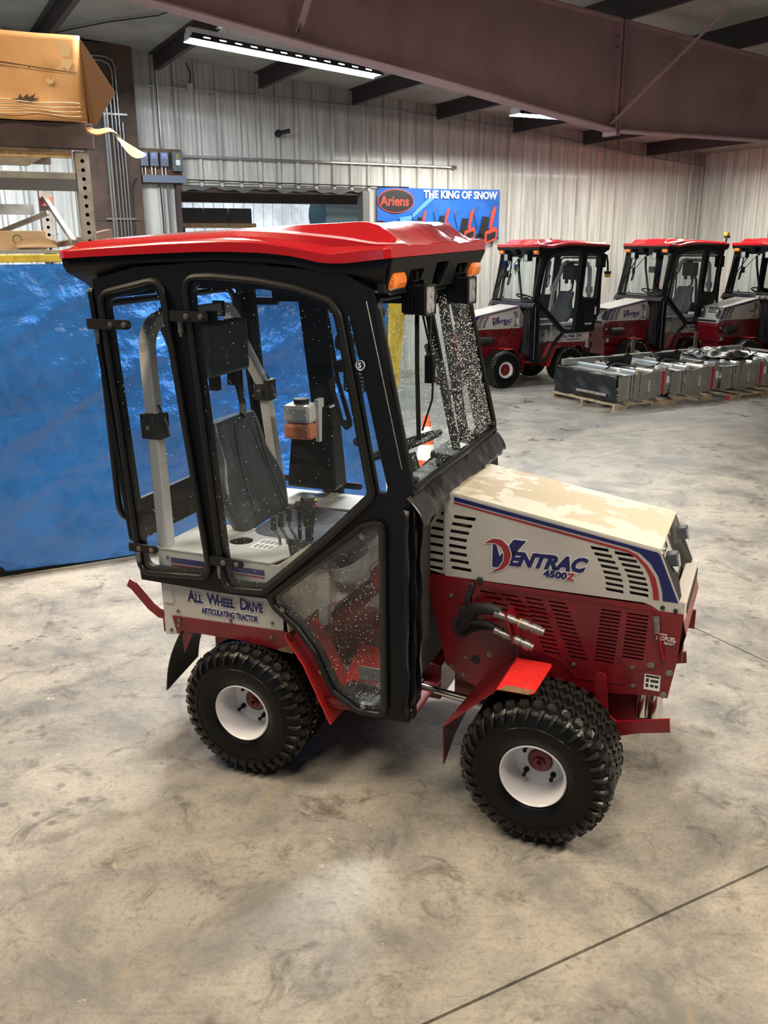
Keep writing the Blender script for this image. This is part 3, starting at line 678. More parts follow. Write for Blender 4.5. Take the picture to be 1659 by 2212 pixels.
    c = MB().tube([(-.13+.165*cos(a)*.93, .02+.165*sin(a), 1.28+.165*cos(a)*.36) for a in [2*pi*i/32 for i in range(32)]], .012, n=8, closed=True)
    for k in range(3): a = 2*pi*k/3+.4; c.tube([(-.13, .02, 1.265), (-.13+.16*cos(a)*.93, .02+.16*sin(a), 1.28+.16*cos(a)*.36)], .008, n=6)
    c.ball((-.13, .02, 1.27), .035, 10, 6, (1, 1, .5)); c.build('steering_wheel', BLACK, T, smooth=True)
    c = MB(); c.b2(-.06, .085, -.30, .34, 1.05, 1.20); c.build('dash_console', PLAST, T, bevel=.02)
    MB().box((.02, .24, 1.225), (.12, .26, .03), ry=.15).build('dash_tray', PLAST, T, bevel=.008)
    MB().box((.035, .27, 1.245), (.05, .09, .002), ry=.15).build('tray_label', DWHITE, T)
    MB().tube([(.06, .16, 1.24), (.02, .0, 1.70), (.0, -.04, 1.86)], 0, sq=(.03, .02)).build('mirror_strut', BLACK, T, K)
    # levers by the near deck
    if not far:
        for (x, y, z, h, m) in ((-.565, -.30, .90, .10, RUB), (-.545, -.275, .90, .11, RUB), (-.52, -.25, .90, .13, RUB)):
            l = MB().tube([(x+.03, y, z-.02), (x+.025, y, z+.03), (x, y, z+.07), (x, y, z+h-.02)], 0, sq=(.006, .014)).build('hand_lever', STEEL, T)
            MB().cyl((x, y, z+h-.035), (x, y, z+h+.02), .013, .011, n=10).build('lever_grip', m, l, smooth=True)
        l = MB().cyl((-.50, -.20, .90), (-.50, -.20, 1.03), .008).build('hand_lever', RUB, T)
        MB().ball((-.50, -.20, 1.045), .022).build('lever_knob', RUB, l, smooth=True)
        j = MB().lathe([(.0, .0), (.016, 0), (.018, .06), (.030, .12), (.036, .17), (.030, .195), (.0, .205)], o=(-.455, -.20, .895), ax='z', n=16).build('joystick', RUB, T, smooth=True)
        for k, m in enumerate((MAT_BTN_R, MAT_BTN_Y)): MB().ball((-.42, -.205, 1.06+.02*k), .007).build('button', m, j)
        MB().b2(-.64, -.545, -.375, -.255, .903, .9045).build('deck_decal', DWHITE, T)
        c = MB()
        for r_ in range(2):
            for k in range(4): c.b2(-.630+k*.022, -.615+k*.022, -.365+r_*.055, -.325+r_*.055, .9046, .9050)
        c.build('decal_print', DGREY, T)
        # washer tank and heater housing at the far front corner
        c = MB(); c.add([(-.86, .36, .935), (-.60, .36, .935), (-.60, .50, .935), (-.86, .50, .935), (-.83, .40, 1.33), (-.63, .40, 1.33), (-.63, .50, 1.33), (-.83, .50, 1.33)], [(0, 3, 2, 1), (4, 5, 6, 7), (0, 1, 5, 4), (1, 2, 6, 5), (2, 3, 7, 6), (3, 0, 4, 7)])
        c.build('heater_housing', BLACK, T, K, bevel=.012)
        tk = MB(); tk.b2(-.835, -.69, .30, .415, 1.262, 1.35); tko = tk.build('washer_tank', TANK, T, K, bevel=.02)
        MB().b2(-.835, -.69, .30, .415, 1.185, 1.262).build('washer_fluid', FLUID, tko, bevel=.018)
        MB().cyl((-.76, .355, 1.35), (-.76, .355, 1.372), .036, n=18).build('tank_cap', RUB, tko)
        MB().b2(-.695, -.675, .36, .42, 1.17, 1.37).build('tank_plate', TANK, tko)
    # red hook at the back
    if not far:
        hk = MB().tube([(-1.155, -.50, .728), (-1.13, -.50, .715), (-1.05, -.50, .635), (-1.01, -.50, .610), (-.95, -.49, .600)], 0, sq=(.040, .012), upv=(0, 0, 1)); hk.build('hitch_arm', RED, T, bevel=.004)
    MB().b2(-1.15, -.99, -.30, .30, .42, .50).build('rear_hitch', RED, T, bevel=.004)
    # ---------------- engine unit
    HW = .246
    hood_out = [(.158, .847), (.150, 1.170), (.187, 1.176), (.944, 1.0505), (1.044, .820), (.958, .8275), (.93, .845), (.90, .852)]
    def slots():
        H = []
        for i in range(8):       # rear column, fan shaped
            z = 1.088-.0292*i; t = i/7; x0 = .191-.018*sin(t*pi*.9)-.014*t*0; x1 = .272-.03*sin(t*pi*.95)-.004*t
            H.append(rpoly([(x0, z+.0075), (x1+.006*(1-t), z+.0045), (x1, z-.0095), (x0-.003, z-.0065)], .003, 2))
        for i in range(8):       # front two columns
            z = 1.030-.0212*i; t = i/7
            x0 = .703+.062*sin(t*pi/2)**1.0; x1 = x0+.064
            H.append(rpoly([(x0, z+.008), (x1, z+.0045), (x1+.003, z-.0075), (x0+.006, z-.0045)], .002, 2))
            z = 1.022-.0202*i; x0 = .787+.062*sin(t*pi/2); x1 = x0+.066
            H.append(rpoly([(x0, z+.008), (x1, z+.0045), (x1+.003, z-.0075), (x0+.006, z-.0045)], .002, 2))
        return H
    SL = slots()
    band = [(.190, 1.166), (.936, 1.043), (.944, 1.036), (1.018, .868), (.966, .868), (.962, .90), (.945, .955), (.915, 1.000), (.875, 1.034), (.835, 1.047), (.190, 1.151)]
    band2 = [(.190, 1.146), (.835, 1.040), (.868, 1.026), (.905, .992), (.935, .950), (.950, .900), (.954, .868), (.934, .868), (.930, .90), (.915, .950), (.895, .985), (.865, 1.014), (.835, 1.0305), (.190, 1.1395)]
    for s in sides:
        hp = MB().curve([hood_out]+SL, .004, side(s, HW)).build('hood_side', WHITE, T, F)
        MB().curve([band], .0008, side(s, HW+.003)).build('stripe', NAVY, hp, label='navy blue stripe')
        MB().curve([band2], .0008, side(s, HW+.003)).build('stripe', DRED, hp, label='dark red stripe')
        # rear shroud piece with vents
        ro = [(.155, .850), (.148, 1.150), (.110, 1.075), (.074, 1.012), (.080, .868), (.086, .862)]
        rh = [rpoly([(.148-.056*min(1, (i+.3)/2.8)-.0, z+.008), (.148, z+.005), (.146, z-.008), (.146-.056*min(1, (i+.6)/2.8), z-.005)], .003, 2) for i, z in enumerate([1.095, 1.063, 1.031, .999, .966, .933, .902, .872])]
        MB().curve([ro]+rh, .004, side(s, HW-.004)).build('rear_shroud', WHITE, hp)
        # logo
        MX = (XZR(-(HW+.0035)) @ Matrix.Translation((.30, .88, 0))) if s < 0 else (XZL(HW+.0035) @ Matrix.Translation((-.69, .88, 0)))
        V1 = [(.045, .128), (.056, .128), (.073, .075), (.125, .147), (.172, .147), (.085, .030), (.045, .030)]
        cr = [(.010, .118), (.045, .142), (.078, .142), (.106, .118), (.117, .085), (.108, .048), (.085, .024), (.055, .012), (.040, .010), (.072, .030), (.088, .058), (.090, .088), (.078, .112), (.055, .124), (.030, .122)]
        cr = rpoly(cr, .02, 3)
        for m, off, dz in (((DWHITE, .004, 0), (NAVY, 0, .0008)) if variant != 2 else ()):
            lg = MB().curve([V1], .0008, MX @ Matrix.Translation((0, 0, dz)), off=off)
            lg.text('ENTRAC', .072, MX @ Matrix.Translation((.103, .047, dz)) @ Matrix.Rotation(radians(2.0), 4, 'Z'), th=.0008, shear=.38, off=off*.7+.0044, sx=1.0, space=1.02)
            lg.text('4500', .035, MX @ Matrix.Translation((.240, .020, dz)), th=.0008, shear=.12, off=off*.6+.0022, space=1.06, sx=1.16)
            lg.build('logo_lettering', m, hp, label='slanted navy hood lettering with white outline')
        if variant != 2:
            MB().curve([cr], .0008, MX @ Matrix.Translation((0, 0, .0012)), off=.003).build('logo_swoosh', DWHITE, hp, label='white outline of the crescent')
            MB().curve([cr], .0008, MX @ Matrix.Translation((0, 0, .0018))).build('logo_swoosh', DRED, hp, label='dark red crescent of the hood logo')
            MB().text('Z', .035, MX @ Matrix.Translation((.326, .020, .0012)), th=.0008, shear=.12, off=.0042, sx=1.16).build('logo_letter', DWHITE, hp, label='white outline of the letter Z')
            MB().text('Z', .035, MX @ Matrix.Translation((.326, .020, .0020)), th=.0008, shear=.12, off=.0018, sx=1.16).build('logo_letter', DRED, hp, label='dark red letter Z')
        # lower red side
        rp = [(.070, .846), (.100, .75), (.168, .476), (.241, .422), (.299, .404), (.40, .425), (.965, .500), (1.012, .499), (1.034, .654), (1.040, .829), (.955, .829), (.93, .845), (.60, .845)]
        gr = []
        for col, (xt, xb, zt, zb, n, wd) in enumerate(((.299, .372, .806, .745, 4, .062), (.384, .452, .806, .735, 5, .064), (.474, .552, .806, .603, 13, .066), (.563, .652, .806, .600, 14, .066), (.758, .746, .803, .602, 15, .070), (.850, .844, .803, .634, 13, .074))):
            for i in range(n):
                t = i/(n-1); x = xt+(xb-xt)*t; z = zt+(zb-zt)*t
                if col < 4: gr.append([(x, z+.0038), (x+wd, z+.002), (x+wd+.003, z-.0045), (x+.003, z-.0028)])
                else: gr.append([(x, z+.0038), (x+wd, z+.0035), (x+wd-.001, z-.0035), (x-.001, z-.0028)])
        lp = MB().curve([rp]+gr, .005, side(s, .250)).build('engine_side', RED, T, F)
        # proud louvred cover outline
        cv = [(.28, .828), (.955, .828), (.975, .62), (.90, .585), (.87, .56), (.86, .527), (.69, .517), (.63, .57), (.55, .60), (.36, .625)]
        MB().tube([(x, .2535*s, z) for x, z in rpoly(cv, .01)], 0, closed=True, sq=(.003, .004), upv=(0, 1, 0)).build('cover_edge', RED, lp)
        for (bx, bz) in ((.185, .77), (.25, .522), (.671, .57), (.883, .60), (.946, .619), (1.010, .601), (.997, .511), (.890, .527), (.193, .472), (.244, .446), (.347, .551), (.417, .641), (.26, .785)):
            bolt(lp, bx, bz, .2525*s, .0095 if bx in (.347, 1.010, .997, .946) else .006)
        MB().lathe([(0, 0), (.019, 0), (.019, .001)], n=20).build('plug', RUB, lp, Matrix.Translation((.290, .2535*s, .518)))
        if not far or True:
            la = MB().tube([(.232, .262*s, .728), (.262, .266*s, .742), (.255, .270*s, .775), (.272, .268*s, .832)], 0, sq=(.02, .008), upv=(1, 0, 0)); la.box((.240, .266*s, .727), (.035, .012, .022)); la.ball((.27, .265*s, .832), .010); la.build('rubber_latch', RUB, lp, bevel=.002)
            MB().box((.300, .255*s, .850), (.022, .016, .022)).build('bumper_block', RUB, hp, bevel=.003)
        for (bx, bz) in ((.968, .843), (1.012, .838)): bolt(hp, bx, bz, .249*s, .006, m=RUB)
        # fender flap
        pr = [(.585, .572), (.462, .570), (.265, .375)]
        c = MB()
        c.prism(rpoly([(.462, -.285), (.600, -.285), (.592, -.545), (.462, -.555)], [0, .02, .03, 0], 4), .567, .573, Matrix(((1, 0, 0, 0), (0, s*-1, 0, 0), (0, 0, 1, 0), (0, 0, 0, 1))))
        ff = c.build('front_fender', FLAP, T, F, bevel=.002)
        c = MB(); c.add([(.462, .275*s, .57), (.462, .555*s, .57), (.268, .565*s, .385), (.315, .25*s, .43)], [(0, 1, 2, 3)]); c.add([(.268, .565*s, .385), (.315, .25*s, .43), (.24, .33*s, .235), (.265, .54*s, .215)], [(0, 1, 2, 3)])
        c.build('fender_skirt', RED, ff, solid=.005)
        c = MB(); random.seed(11)
        pts = [(.470, .556)]+[(.470+.012*i, .556) for i in range(1, 10)]+[(.585-.012*i, .505+.022*random.random()) for i in range(0, 9)]
        c.prism([(x, y*s) for x, y in pts], .5732, .5738, I4); c.build('worn_edge', WORN, ff)
        # vertical bracket and hitch bar
        c = MB().curve([rpoly([(.772, .390), (.822, .385), (.800, .585), (.762, .585)], [0, 0, .018, .018])], .008, side(s, .315)).build('side_bracket', RED, T, F)
        c = MB().curve([[(.80, .430), (.845, .395), (1.030, .445), (1.036, .395), (.93, .368), (.862, .342), (.82, .345)]], .012, side(s, .30)).build('hitch_rail', RED, T, F, bevel=.002)
        c = MB(); c.b2(1.0, 1.055, .245*s-.006, .245*s+.006, .575, .655) if s > 0 else c.b2(1.0, 1.04, -.10, -.09, .575, .655); c.build('hitch_tab', RED, T, F)
        # side decals
        tm = (XZR(-.2535) @ Matrix.Translation((.955, .722, 0))) if s < 0 else (XZL(.2535) @ Matrix.Translation((-1.022, .722, 0)))
        c = MB().text('BIOFUEL', .021, tm @ Matrix.Translation((0, .0, .001)), off=.0003, sx=.85); c.text('READY', .013, tm @ Matrix.Translation((.028, -.014, .001)), sx=.9); c.text('ENGINE', .009, tm @ Matrix.Translation((.004, .019, .001)), sx=1.0); c.build('lettering', DWHITE, lp, label='small white lettering reading BIOFUEL READY')
        tm = (XZR(-.2535) @ Matrix.Translation((.927, .521, 0))) if s < 0 else (XZL(.2535) @ Matrix.Translation((-.983, .521, 0)))
        sg = MB().prism([(0, 0), (.056, 0), (.056, .061), (0, .061)], 0, .0008, tm).build('pictogram_sign', DWHITE, lp)
        c = MB().text('VERSION MULCH'[0:0]+'', .01, tm) if False else MB()
        for (a, b, c1, d1) in ((.004, .050, .052, .058), (.006, .030, .016, .044), (.022, .032, .050, .042), (.006, .010, .016, .024), (.022, .012, .034, .022), (.038, .012, .050, .022)):
            c.prism([(a, b), (c1, b), (c1, d1), (a, d1)], .0008, .0012, tm)
        c.build('pictogram', RUB, sg)
    # hoses with couplers on the near (right) side
    if not far:
        c = MB().tube([(.235, -.262, .655), (.255, -.285, .70), (.305, -.31, .757), (.36, -.325, .772), (.405, -.33, .765)], [.026, .027, .024, .021, .018], n=10)
        hs = c.build('hydraulic_sleeve', RUB, T, F, smooth=True)
        c = MB().tube([(.245, -.275, .650), (.285, -.30, .700), (.35, -.315, .705), (.415, -.325, .690)], .013, n=8); c.tube([(.25, -.26, .63), (.31, -.285, .668), (.38, -.30, .69)], .010, n=8); c.build('hydraulic_hose', RUB, hs, smooth=True)
        c = MB().box((.448, -.31, .715), (.006, .10, .120), ry=-.28); c.build('coupler_plate', RED, T, F, bevel=.002)
        for (z0, dz, ln_) in ((.762, -.030, 1), (.692, -.028, .8)):
            c = MB(); a = Vector((.385, -.335, z0)); d = Vector((.155*ln_, 0, dz*1.3)); 
            for (t0, t1, r) in ((0, .12, .016), (.12, .25, .013), (.25, .42, .017), (.42, .55, .014), (.55, .72, .020), (.72, .80, .016), (.80, .97, .0195), (.97, 1.05, .015)):
                c.cyl(a+d*t0*1.15, a+d*t1*1.15, r, n=12)
            q = c.build('quick_coupler', STEEL, T, F, smooth=True)
            MB().cyl(a+d*.60, a+d*.65, .0175, n=12).build('coupler_ring', YEL if ln_ == 1 else RUB, q)
        MB().cyl((.235, -.25, .655), (.235, -.258, .655), .045, n=20).build('hose_grommet', RUB, T, F)
        MB().tube([(.46, -.30, .67), (.455, -.29, .60), (.465, -.28, .54), (.475, -.27, .50)], .004, n=6).build('wire', RUB, T, F)
        # shift lever on near front
        lv = MB().tube([(.955, -.262, .80), (.960, -.275, .765), (.985, -.275, .66), (.985, -.258, .64)], .0055, n=8).build('choke_lever', RED, T, F, smooth=True)
        MB().cyl((.950, -.268, .812), (.957, -.273, .755), .012, n=12).build('lever_knob', STEEL, lv, smooth=True)
    else:
        # black air filter canister and round mirror on the left side
        c = MB().cyl((.93, .31, .695), (.70, .31, .695), .058, n=20); c.cyl((.95, .31, .695), (.93, .31, .695), .045, n=20); c.cyl((.70, .31, .695), (.66, .30, .68), .05, .035, n=20); c.cyl((.78, .31, .70), (.78, .25, .64), .03, n=10)
        c.build('air_filter', RUB, T, smooth=True)
        c = MB().curve([[(-.32, .72), (-.26, .75), (-.27, .70)]], .002, side(1, .254)); c.build('slot_mark', RUB, T)
    # hood top
    c = MB(); c.add([(.150, -HW, 1.172), (.150, HW, 1.172), (.187, HW, 1.178), (.187, -HW, 1.178), (.946, HW, 1.053), (.946, -HW, 1.053)], [(0, 3, 2, 1), (3, 5, 4, 2)])
    c.build('hood_top', CREAM if not far else WHITE, T, F, solid=.006)
    # engine block seen through the vents
    c = MB(); c.b2(.20, .93, -.225, .225, .52, .84); c.b2(.17, .90, -.225, .225, .84, 1.02); c.build('engine_block', RUB, T, F, bevel=.01)
    c = MB()
    # front: recessed grille between the hood sides
    def fz(x): return 1.0505-(x-.944)*2.305
    gf = MB().curve([[(-.24, 0), (.24, 0), (.24, .245), (-.24, .245)]] + [rpoly([(-.10+.052*i, .135+.036*j), (-.058+.052*i, .135+.036*j), (-.058+.052*i, .160+.036*j), (-.10+.052*i, .160+.036*j)], .002, 2) for i in range(4) for j in range(3)], .004,
        Matrix.Translation((.985, 0, .83)) @ Matrix.Rotation(radians(-21), 4, 'Y') @ Matrix(((0, 0, 1, 0), (1, 0, 0, 0), (0, 1, 0, 0), (0, 0, 0, 1)))).build('grille', WHITE, T, F)
    for s in sides:
        hl = MB().box((.980, .165*s, 1.000), (.042, .048, .048), ry=-.2).build('head_light', GREYP, T, F, bevel=.006)
        MB().box((1.002, .165*s, .996), (.004, .042, .042), ry=-.2).build('lens', LENS, hl)
        MB().add([(.944, s*.24, 1.045), (1.040, s*.24, .83), (1.0, s*.12, .93)], [(0, 1, 2)]).build('grille_gusset', RUB, T, F)
    c = MB(); c.b2(1.0, 1.045, -.24, .24, .80, .872); c.build('front_bumper', WHITE, T, F, bevel=.006)
    c = MB(); c.b2(1.044, 1.048, -.20, .20, .815, .850); c.build('front_slot', RUB, T, F)
    c = MB().add([(1.036, -.25, .826), (1.036, .25, .826), (1.055, .25, .75), (1.055, -.25, .75), (1.030, -.25, .64), (1.030, .25, .64), (1.005, -.25, .50), (1.005, .25, .50)], [(0, 1, 2, 3), (3, 2, 5, 4), (4, 5, 7, 6)]).build('front_face', RED, T, F)
    c = MB().cyl((.965, -.20, .385), (.965, -.20, .52), .028).cyl((.92, -.20, .385), (.92, -.20, .50), .022); c.build('lift_cylinder', CHROME, T, F, smooth=True)
    return T
MAT_BTN_R = mat('button_red', (.6, .05, .03), .3); MAT_BTN_Y = mat('button_yellow', (.6, .45, .08), .3)
# ============================================================ SETTING
def concrete():
    m = bpy.data.materials.new('concrete'); m.use_nodes = True; nt = m.node_tree; N = nt.nodes; L = nt.links; b = N['Principled BSDF']
    tc = N.new('ShaderNodeTexCoord')
    def noise(scale, det=8, rough=.6, dist=0, vec=None):
        n = N.new('ShaderNodeTexNoise'); n.inputs['Scale'].default_value = scale; n.inputs['Detail'].default_value = det; n.inputs['Roughness'].default_value = rough; n.inputs['Distortion'].default_value = dist
        L.new(vec if vec else tc.outputs['Object'], n.inputs['Vector']); return n.outputs['Fac']
    def rng(s, a, b_, c=0, d=1):
        r = N.new('ShaderNodeMapRange'); r.inputs[1].default_value = a; r.inputs[2].default_value = b_; r.inputs[3].default_value = c; r.inputs[4].default_value = d; L.new(s, r.inputs[0]); return r.outputs[0]
    def mix(f, a, b_, mode='MIX'):
        x = N.new('ShaderNodeMix'); x.data_type = 'RGBA'; x.blend_type = mode
        if isinstance(f, float): x.inputs[0].default_value = f
        else: L.new(f, x.inputs[0])
        for k, v in ((6, a), (7, b_)):
            if isinstance(v, tuple): x.inputs[k].default_value = (*v, 1)
            else: L.new(v, x.inputs[k])
        return x.outputs[2]
    def mul(a, b_):
        x = N.new('ShaderNodeMath'); x.operation = 'MULTIPLY'
        for k, v in ((0, a), (1, b_)):
            if isinstance(v, float): x.inputs[k].default_value = v
            else: L.new(v, x.inputs[k])
        return x.outputs[0]
    base = mix(rng(noise(.45), .35, .65), (.25, .24, .215), (.345, .315, .265))
    base = mix(rng(noise(1.7, 10, .72, .3), .42, .62), base, (.145, .142, .135))
    base = mix(mul(rng(noise(4.5, 12, .78, .8), .53, .66), .85), base, (.06, .055, .05))
    base = mix(mul(rng(noise(3.1, 8, .7, 1.2), .60, .72), .6), base, (.30, .20, .10))      # rusty stains
    base = mix(mul(rng(noise(26, 6, .7), .56, .68), .5), base, (.13, .125, .12))
    base = mix(mul(rng(noise(11, 8, .75, .3), .64, .68), .7), base, (.48, .42, .30))         # pale scuffs
    # scratches: stretched noise in two directions
    for ang, sc in ((.4, (2, 70, 1)), (-.9, (2.5, 90, 1)), (1.3, (1.6, 60, 1))):
        mp = N.new('ShaderNodeMapping'); mp.inputs['Rotation'].default_value = (0, 0, ang); mp.inputs['Scale'].default_value = sc; L.new(tc.outputs['Object'], mp.inputs[0])
        base = mix(mul(rng(noise(1.0, 3, .5, .5, mp.outputs[0]), .64, .72), .28), base, (.12, .11, .10))
    base = mix(mul(rng(noise(60, 6, .8), .50, .64), .45), base, (.08, .075, .07))
    base = mix(mul(rng(noise(7.5, 12, .82, 1.6), .57, .64), .6), base, (.07, .064, .058))
    base = mix(mul(rng(noise(15, 10, .8, .5), .66, .70), .8), base, (.50, .44, .32))
    # wet, darker damp marks
    wet = rng(noise(2.3, 7, .6, .4), .60, .66)
    sp = N.new('ShaderNodeTexVoronoi'); sp.inputs['Scale'].default_value = 9; L.new(tc.outputs['Object'], sp.inputs['Vector'])
    spm = mul(rng(sp.outputs['Distance'], .12, .20, 1, 0), rng(noise(.8, 4), .52, .60))
    base = mix(mul(wet, .45), base, (.10, .085, .07)); base = mix(mul(spm, .7), base, (.07, .065, .06))
    L.new(base, b.inputs['Base Color'])
    r0 = rng(noise(1.3, 6), .35, .65, .34, .52)
    x = N.new('ShaderNodeMath'); x.operation = 'SUBTRACT'; L.new(r0, x.inputs[0]); L.new(mul(wet, .26), x.inputs[1])
    L.new(x.outputs[0], b.inputs['Roughness'])
    bu = N.new('ShaderNodeBump'); bu.inputs['Strength'].default_value = .25; bu.inputs['Distance'].default_value = .01
    L.new(noise(22, 8, .7), bu.inputs['Height']); L.new(bu.outputs[0], b.inputs['Normal'])
    return m
CONC = concrete()
WALL = mat('wall_sheet', (.62, .61, .57), .42, metal=.0, coat=.15, var=.45, vscale=1.6, thr=(.42, .75), objvar=.16)
def streak(m):   # vertical dirt streaks on the wall sheets
    nt = m.node_tree; N = nt.nodes; L = nt.links
    for n in N:
        if n.type == 'TEX_NOISE':
            mp = N.new('ShaderNodeMapping'); mp.inputs['Scale'].default_value = (9, 9, .55)
            l = n.inputs['Vector'].links[0].from_socket; L.new(l, mp.inputs[0]); L.new(mp.outputs[0], n.inputs['Vector'])
streak(WALL)
def rib_shade(m):     # shade painted along the rib feet; wall colour darker under the eave
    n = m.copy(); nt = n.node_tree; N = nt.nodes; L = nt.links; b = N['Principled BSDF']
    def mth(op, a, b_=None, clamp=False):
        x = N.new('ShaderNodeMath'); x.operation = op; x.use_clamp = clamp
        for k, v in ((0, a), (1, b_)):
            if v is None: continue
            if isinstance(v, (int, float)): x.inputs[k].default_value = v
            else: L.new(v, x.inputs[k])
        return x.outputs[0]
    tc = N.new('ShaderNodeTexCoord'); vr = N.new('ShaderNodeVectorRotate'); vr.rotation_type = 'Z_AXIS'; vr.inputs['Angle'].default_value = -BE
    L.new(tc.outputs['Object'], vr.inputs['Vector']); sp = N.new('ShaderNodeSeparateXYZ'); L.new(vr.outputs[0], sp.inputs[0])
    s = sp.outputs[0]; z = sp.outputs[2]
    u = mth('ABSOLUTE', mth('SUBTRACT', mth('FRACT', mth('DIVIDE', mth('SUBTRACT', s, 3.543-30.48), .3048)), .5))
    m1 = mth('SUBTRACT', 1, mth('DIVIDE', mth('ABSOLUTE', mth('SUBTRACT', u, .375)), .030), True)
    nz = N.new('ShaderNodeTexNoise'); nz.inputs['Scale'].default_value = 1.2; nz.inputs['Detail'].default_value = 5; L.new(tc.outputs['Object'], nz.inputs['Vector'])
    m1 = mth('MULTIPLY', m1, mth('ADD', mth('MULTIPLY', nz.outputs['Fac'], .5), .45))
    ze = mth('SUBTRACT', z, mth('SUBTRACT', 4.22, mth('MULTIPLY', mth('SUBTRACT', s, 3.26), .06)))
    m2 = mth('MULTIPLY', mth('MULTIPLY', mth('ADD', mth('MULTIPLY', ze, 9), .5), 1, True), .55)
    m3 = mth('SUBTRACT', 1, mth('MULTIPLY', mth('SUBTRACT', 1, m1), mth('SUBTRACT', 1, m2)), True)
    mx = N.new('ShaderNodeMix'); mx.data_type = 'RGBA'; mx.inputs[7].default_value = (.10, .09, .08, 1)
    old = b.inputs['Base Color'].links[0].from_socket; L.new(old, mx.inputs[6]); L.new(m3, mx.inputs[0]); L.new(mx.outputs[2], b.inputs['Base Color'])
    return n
WALLB = rib_shade(WALL)
CEIL = mat('ceiling_vinyl', (.30, .29, .265), .6, var=.25, vscale=1.2)
PURL = mat('purlin_brown', (.035, .024, .028), .55)
BEAM = mat('beam_oxide', (.32, .20, .22), .5, var=.28, vscale=1.8, thr=(.4, .7))
GROOVE = mat('joint_filler', (.03, .028, .026), .8)
GALV = mat('conduit', (.38, .38, .38), .3, metal=.9)
# floor slabs with recessed saw joints
sub = MB().add([tuple(bp(-9, -7, -.06)), tuple(bp(26, -7, -.06)), tuple(bp(26, 24, -.06)), tuple(bp(-9, 24, -.06))], [(0, 1, 2, 3)])
floor = sub.build('floor', GROOVE, kind='structure')
ss = [-9, -2.6, 3.69, 9.9, 16.2, 26]; ts = [-7, -2.0, 1.69, 7.6, 13.6, 24]
for i in range(len(ss)-1):
    for j in range(len(ts)-1):
        g = .006 if not (j > 1 and i in (1, 2)) else .004
        s0, s1, t0, t1 = ss[i]+g, ss[i+1]-g, ts[j]+g, ts[j+1]-g
        if j == 0 and False: continue
        MB().add([tuple(bp(s, t, z)) for z in (-.055, 0) for s, t in ((s0, t0), (s1, t0), (s1, t1), (s0, t1))], [(4, 5, 6, 7), (0, 1, 5, 4), (1, 2, 6, 5), (2, 3, 7, 6), (3, 0, 4, 7)]).build('floor_slab', CONC, floor)
# corrugated sheet: ribs along one direction
def sheet_panel(s0, s1, z0, z1a, z1b, pitch=.3048, depth=.036, phase=0.0):
    """profile in local (u along wall, d towards the room), from z0 up to z1a..z1b"""
    pr = [(s0, 0)]; k = math.ceil((s0-phase)/pitch-1e-6)
    while phase+k*pitch < s1-.001:
        c = phase+k*pitch
        for du, d in ((-.034, 0), (-.020, depth), (.020, depth), (.034, 0)):
            u = c+du
            if s0 < u < s1: pr.append((u, d))
        for du, d in ((.118, 0), (.124, .003), (.136, .003), (.142, 0), (.182, 0), (.188, .003), (.200, .003), (.206, 0)):
            u = c+du
            if s0 < u < s1: pr.append((u, d))
        k += 1
    pr.append((s1, 0)); v = []; f = []
    for u, d in pr:
        t = (u-s0)/(s1-s0); v += [(u, d, z0), (u, d, z1a+(z1b-z1a)*t)]
    for i in range(len(pr)-1): f.append((2*i, 2*i+1, 2*i+3, 2*i+2))
    return v, f
PH = 3.543
WT0 = 13.53
def back_wall():
    w = MB().add([tuple(bp(-9, WT0+.10, -.05)), tuple(bp(14.4, WT0+.10, -.05)), tuple(bp(14.4, WT0+.10, .02)), tuple(bp(-9, WT0+.10, .02))], [(0, 1, 2, 3)]).build('wall_back', PURL, kind='structure')
    k = -10
    Mw = BM @ Matrix.Translation((0, WT0, 0)) @ Matrix(((1, 0, 0, 0), (0, -1, 0, 0), (0, 0, 1, 0), (0, 0, 0, 1)))
    s = PH-.152-.9144*11
    while s < 14.25:
        e = min(s+.9144, 14.26)
        spans = []
        O0, O1 = 3.80, 6.79
        if e <= O0 or s >= O1: spans = [(s, e, 0)]
        else:
            if s < O0: spans += [(s, O0, 0), (O0, e, 2.90)]
            elif e > O1: spans += [(s, O1, 2.90), (O1, e, 0)]
            else: spans = [(s, e, 2.90)]
        for a, b, z0 in spans:
            v, f = sheet_panel(a, b, z0, zceil(a)+.02, zceil(b)+.02, phase=PH)
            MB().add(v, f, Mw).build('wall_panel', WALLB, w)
        s += .9144
    # fastener heads
    c = MB()
    for k in range(-20, 36):
        for z in (1.4, 2.25, 3.66):
            u = PH+k*.3048
            if 3.8 < u < 6.79 and z < 2.9: continue
            c.box((u+.045, -.004, z), (.018, .006, .018))
    c.build('sheet_screws', GALV, w, Matrix.Translation((0, 0, 0)) if False else BM @ Matrix.Translation((0, WT0, 0)), kind='stuff')
    return w
back_wall()
def right_wall():
    w = MB().add([tuple(bp(14.38, -7, -.05)), tuple(bp(14.38, 13.6, -.05)), tuple(bp(14.38, 13.6, .02)), tuple(bp(14.38, -7, .02))], [(0, 1, 2, 3)]).build('wall_right', PURL, kind='structure')
    Mw = BM @ Matrix.Translation((14.26, 0, 0)) @ Matrix(((0, -1, 0, 0), (-1, 0, 0, 0), (0, 0, 1, 0), (0, 0, 0, 1)))
    t = -13.53
    while t < 7:
        v, f = sheet_panel(t, t+.9144, 0, 3.75, 3.75, phase=-13.38); MB().add(v, f, Mw).build('wall_panel', WALL, w); t += .9144
right_wall()
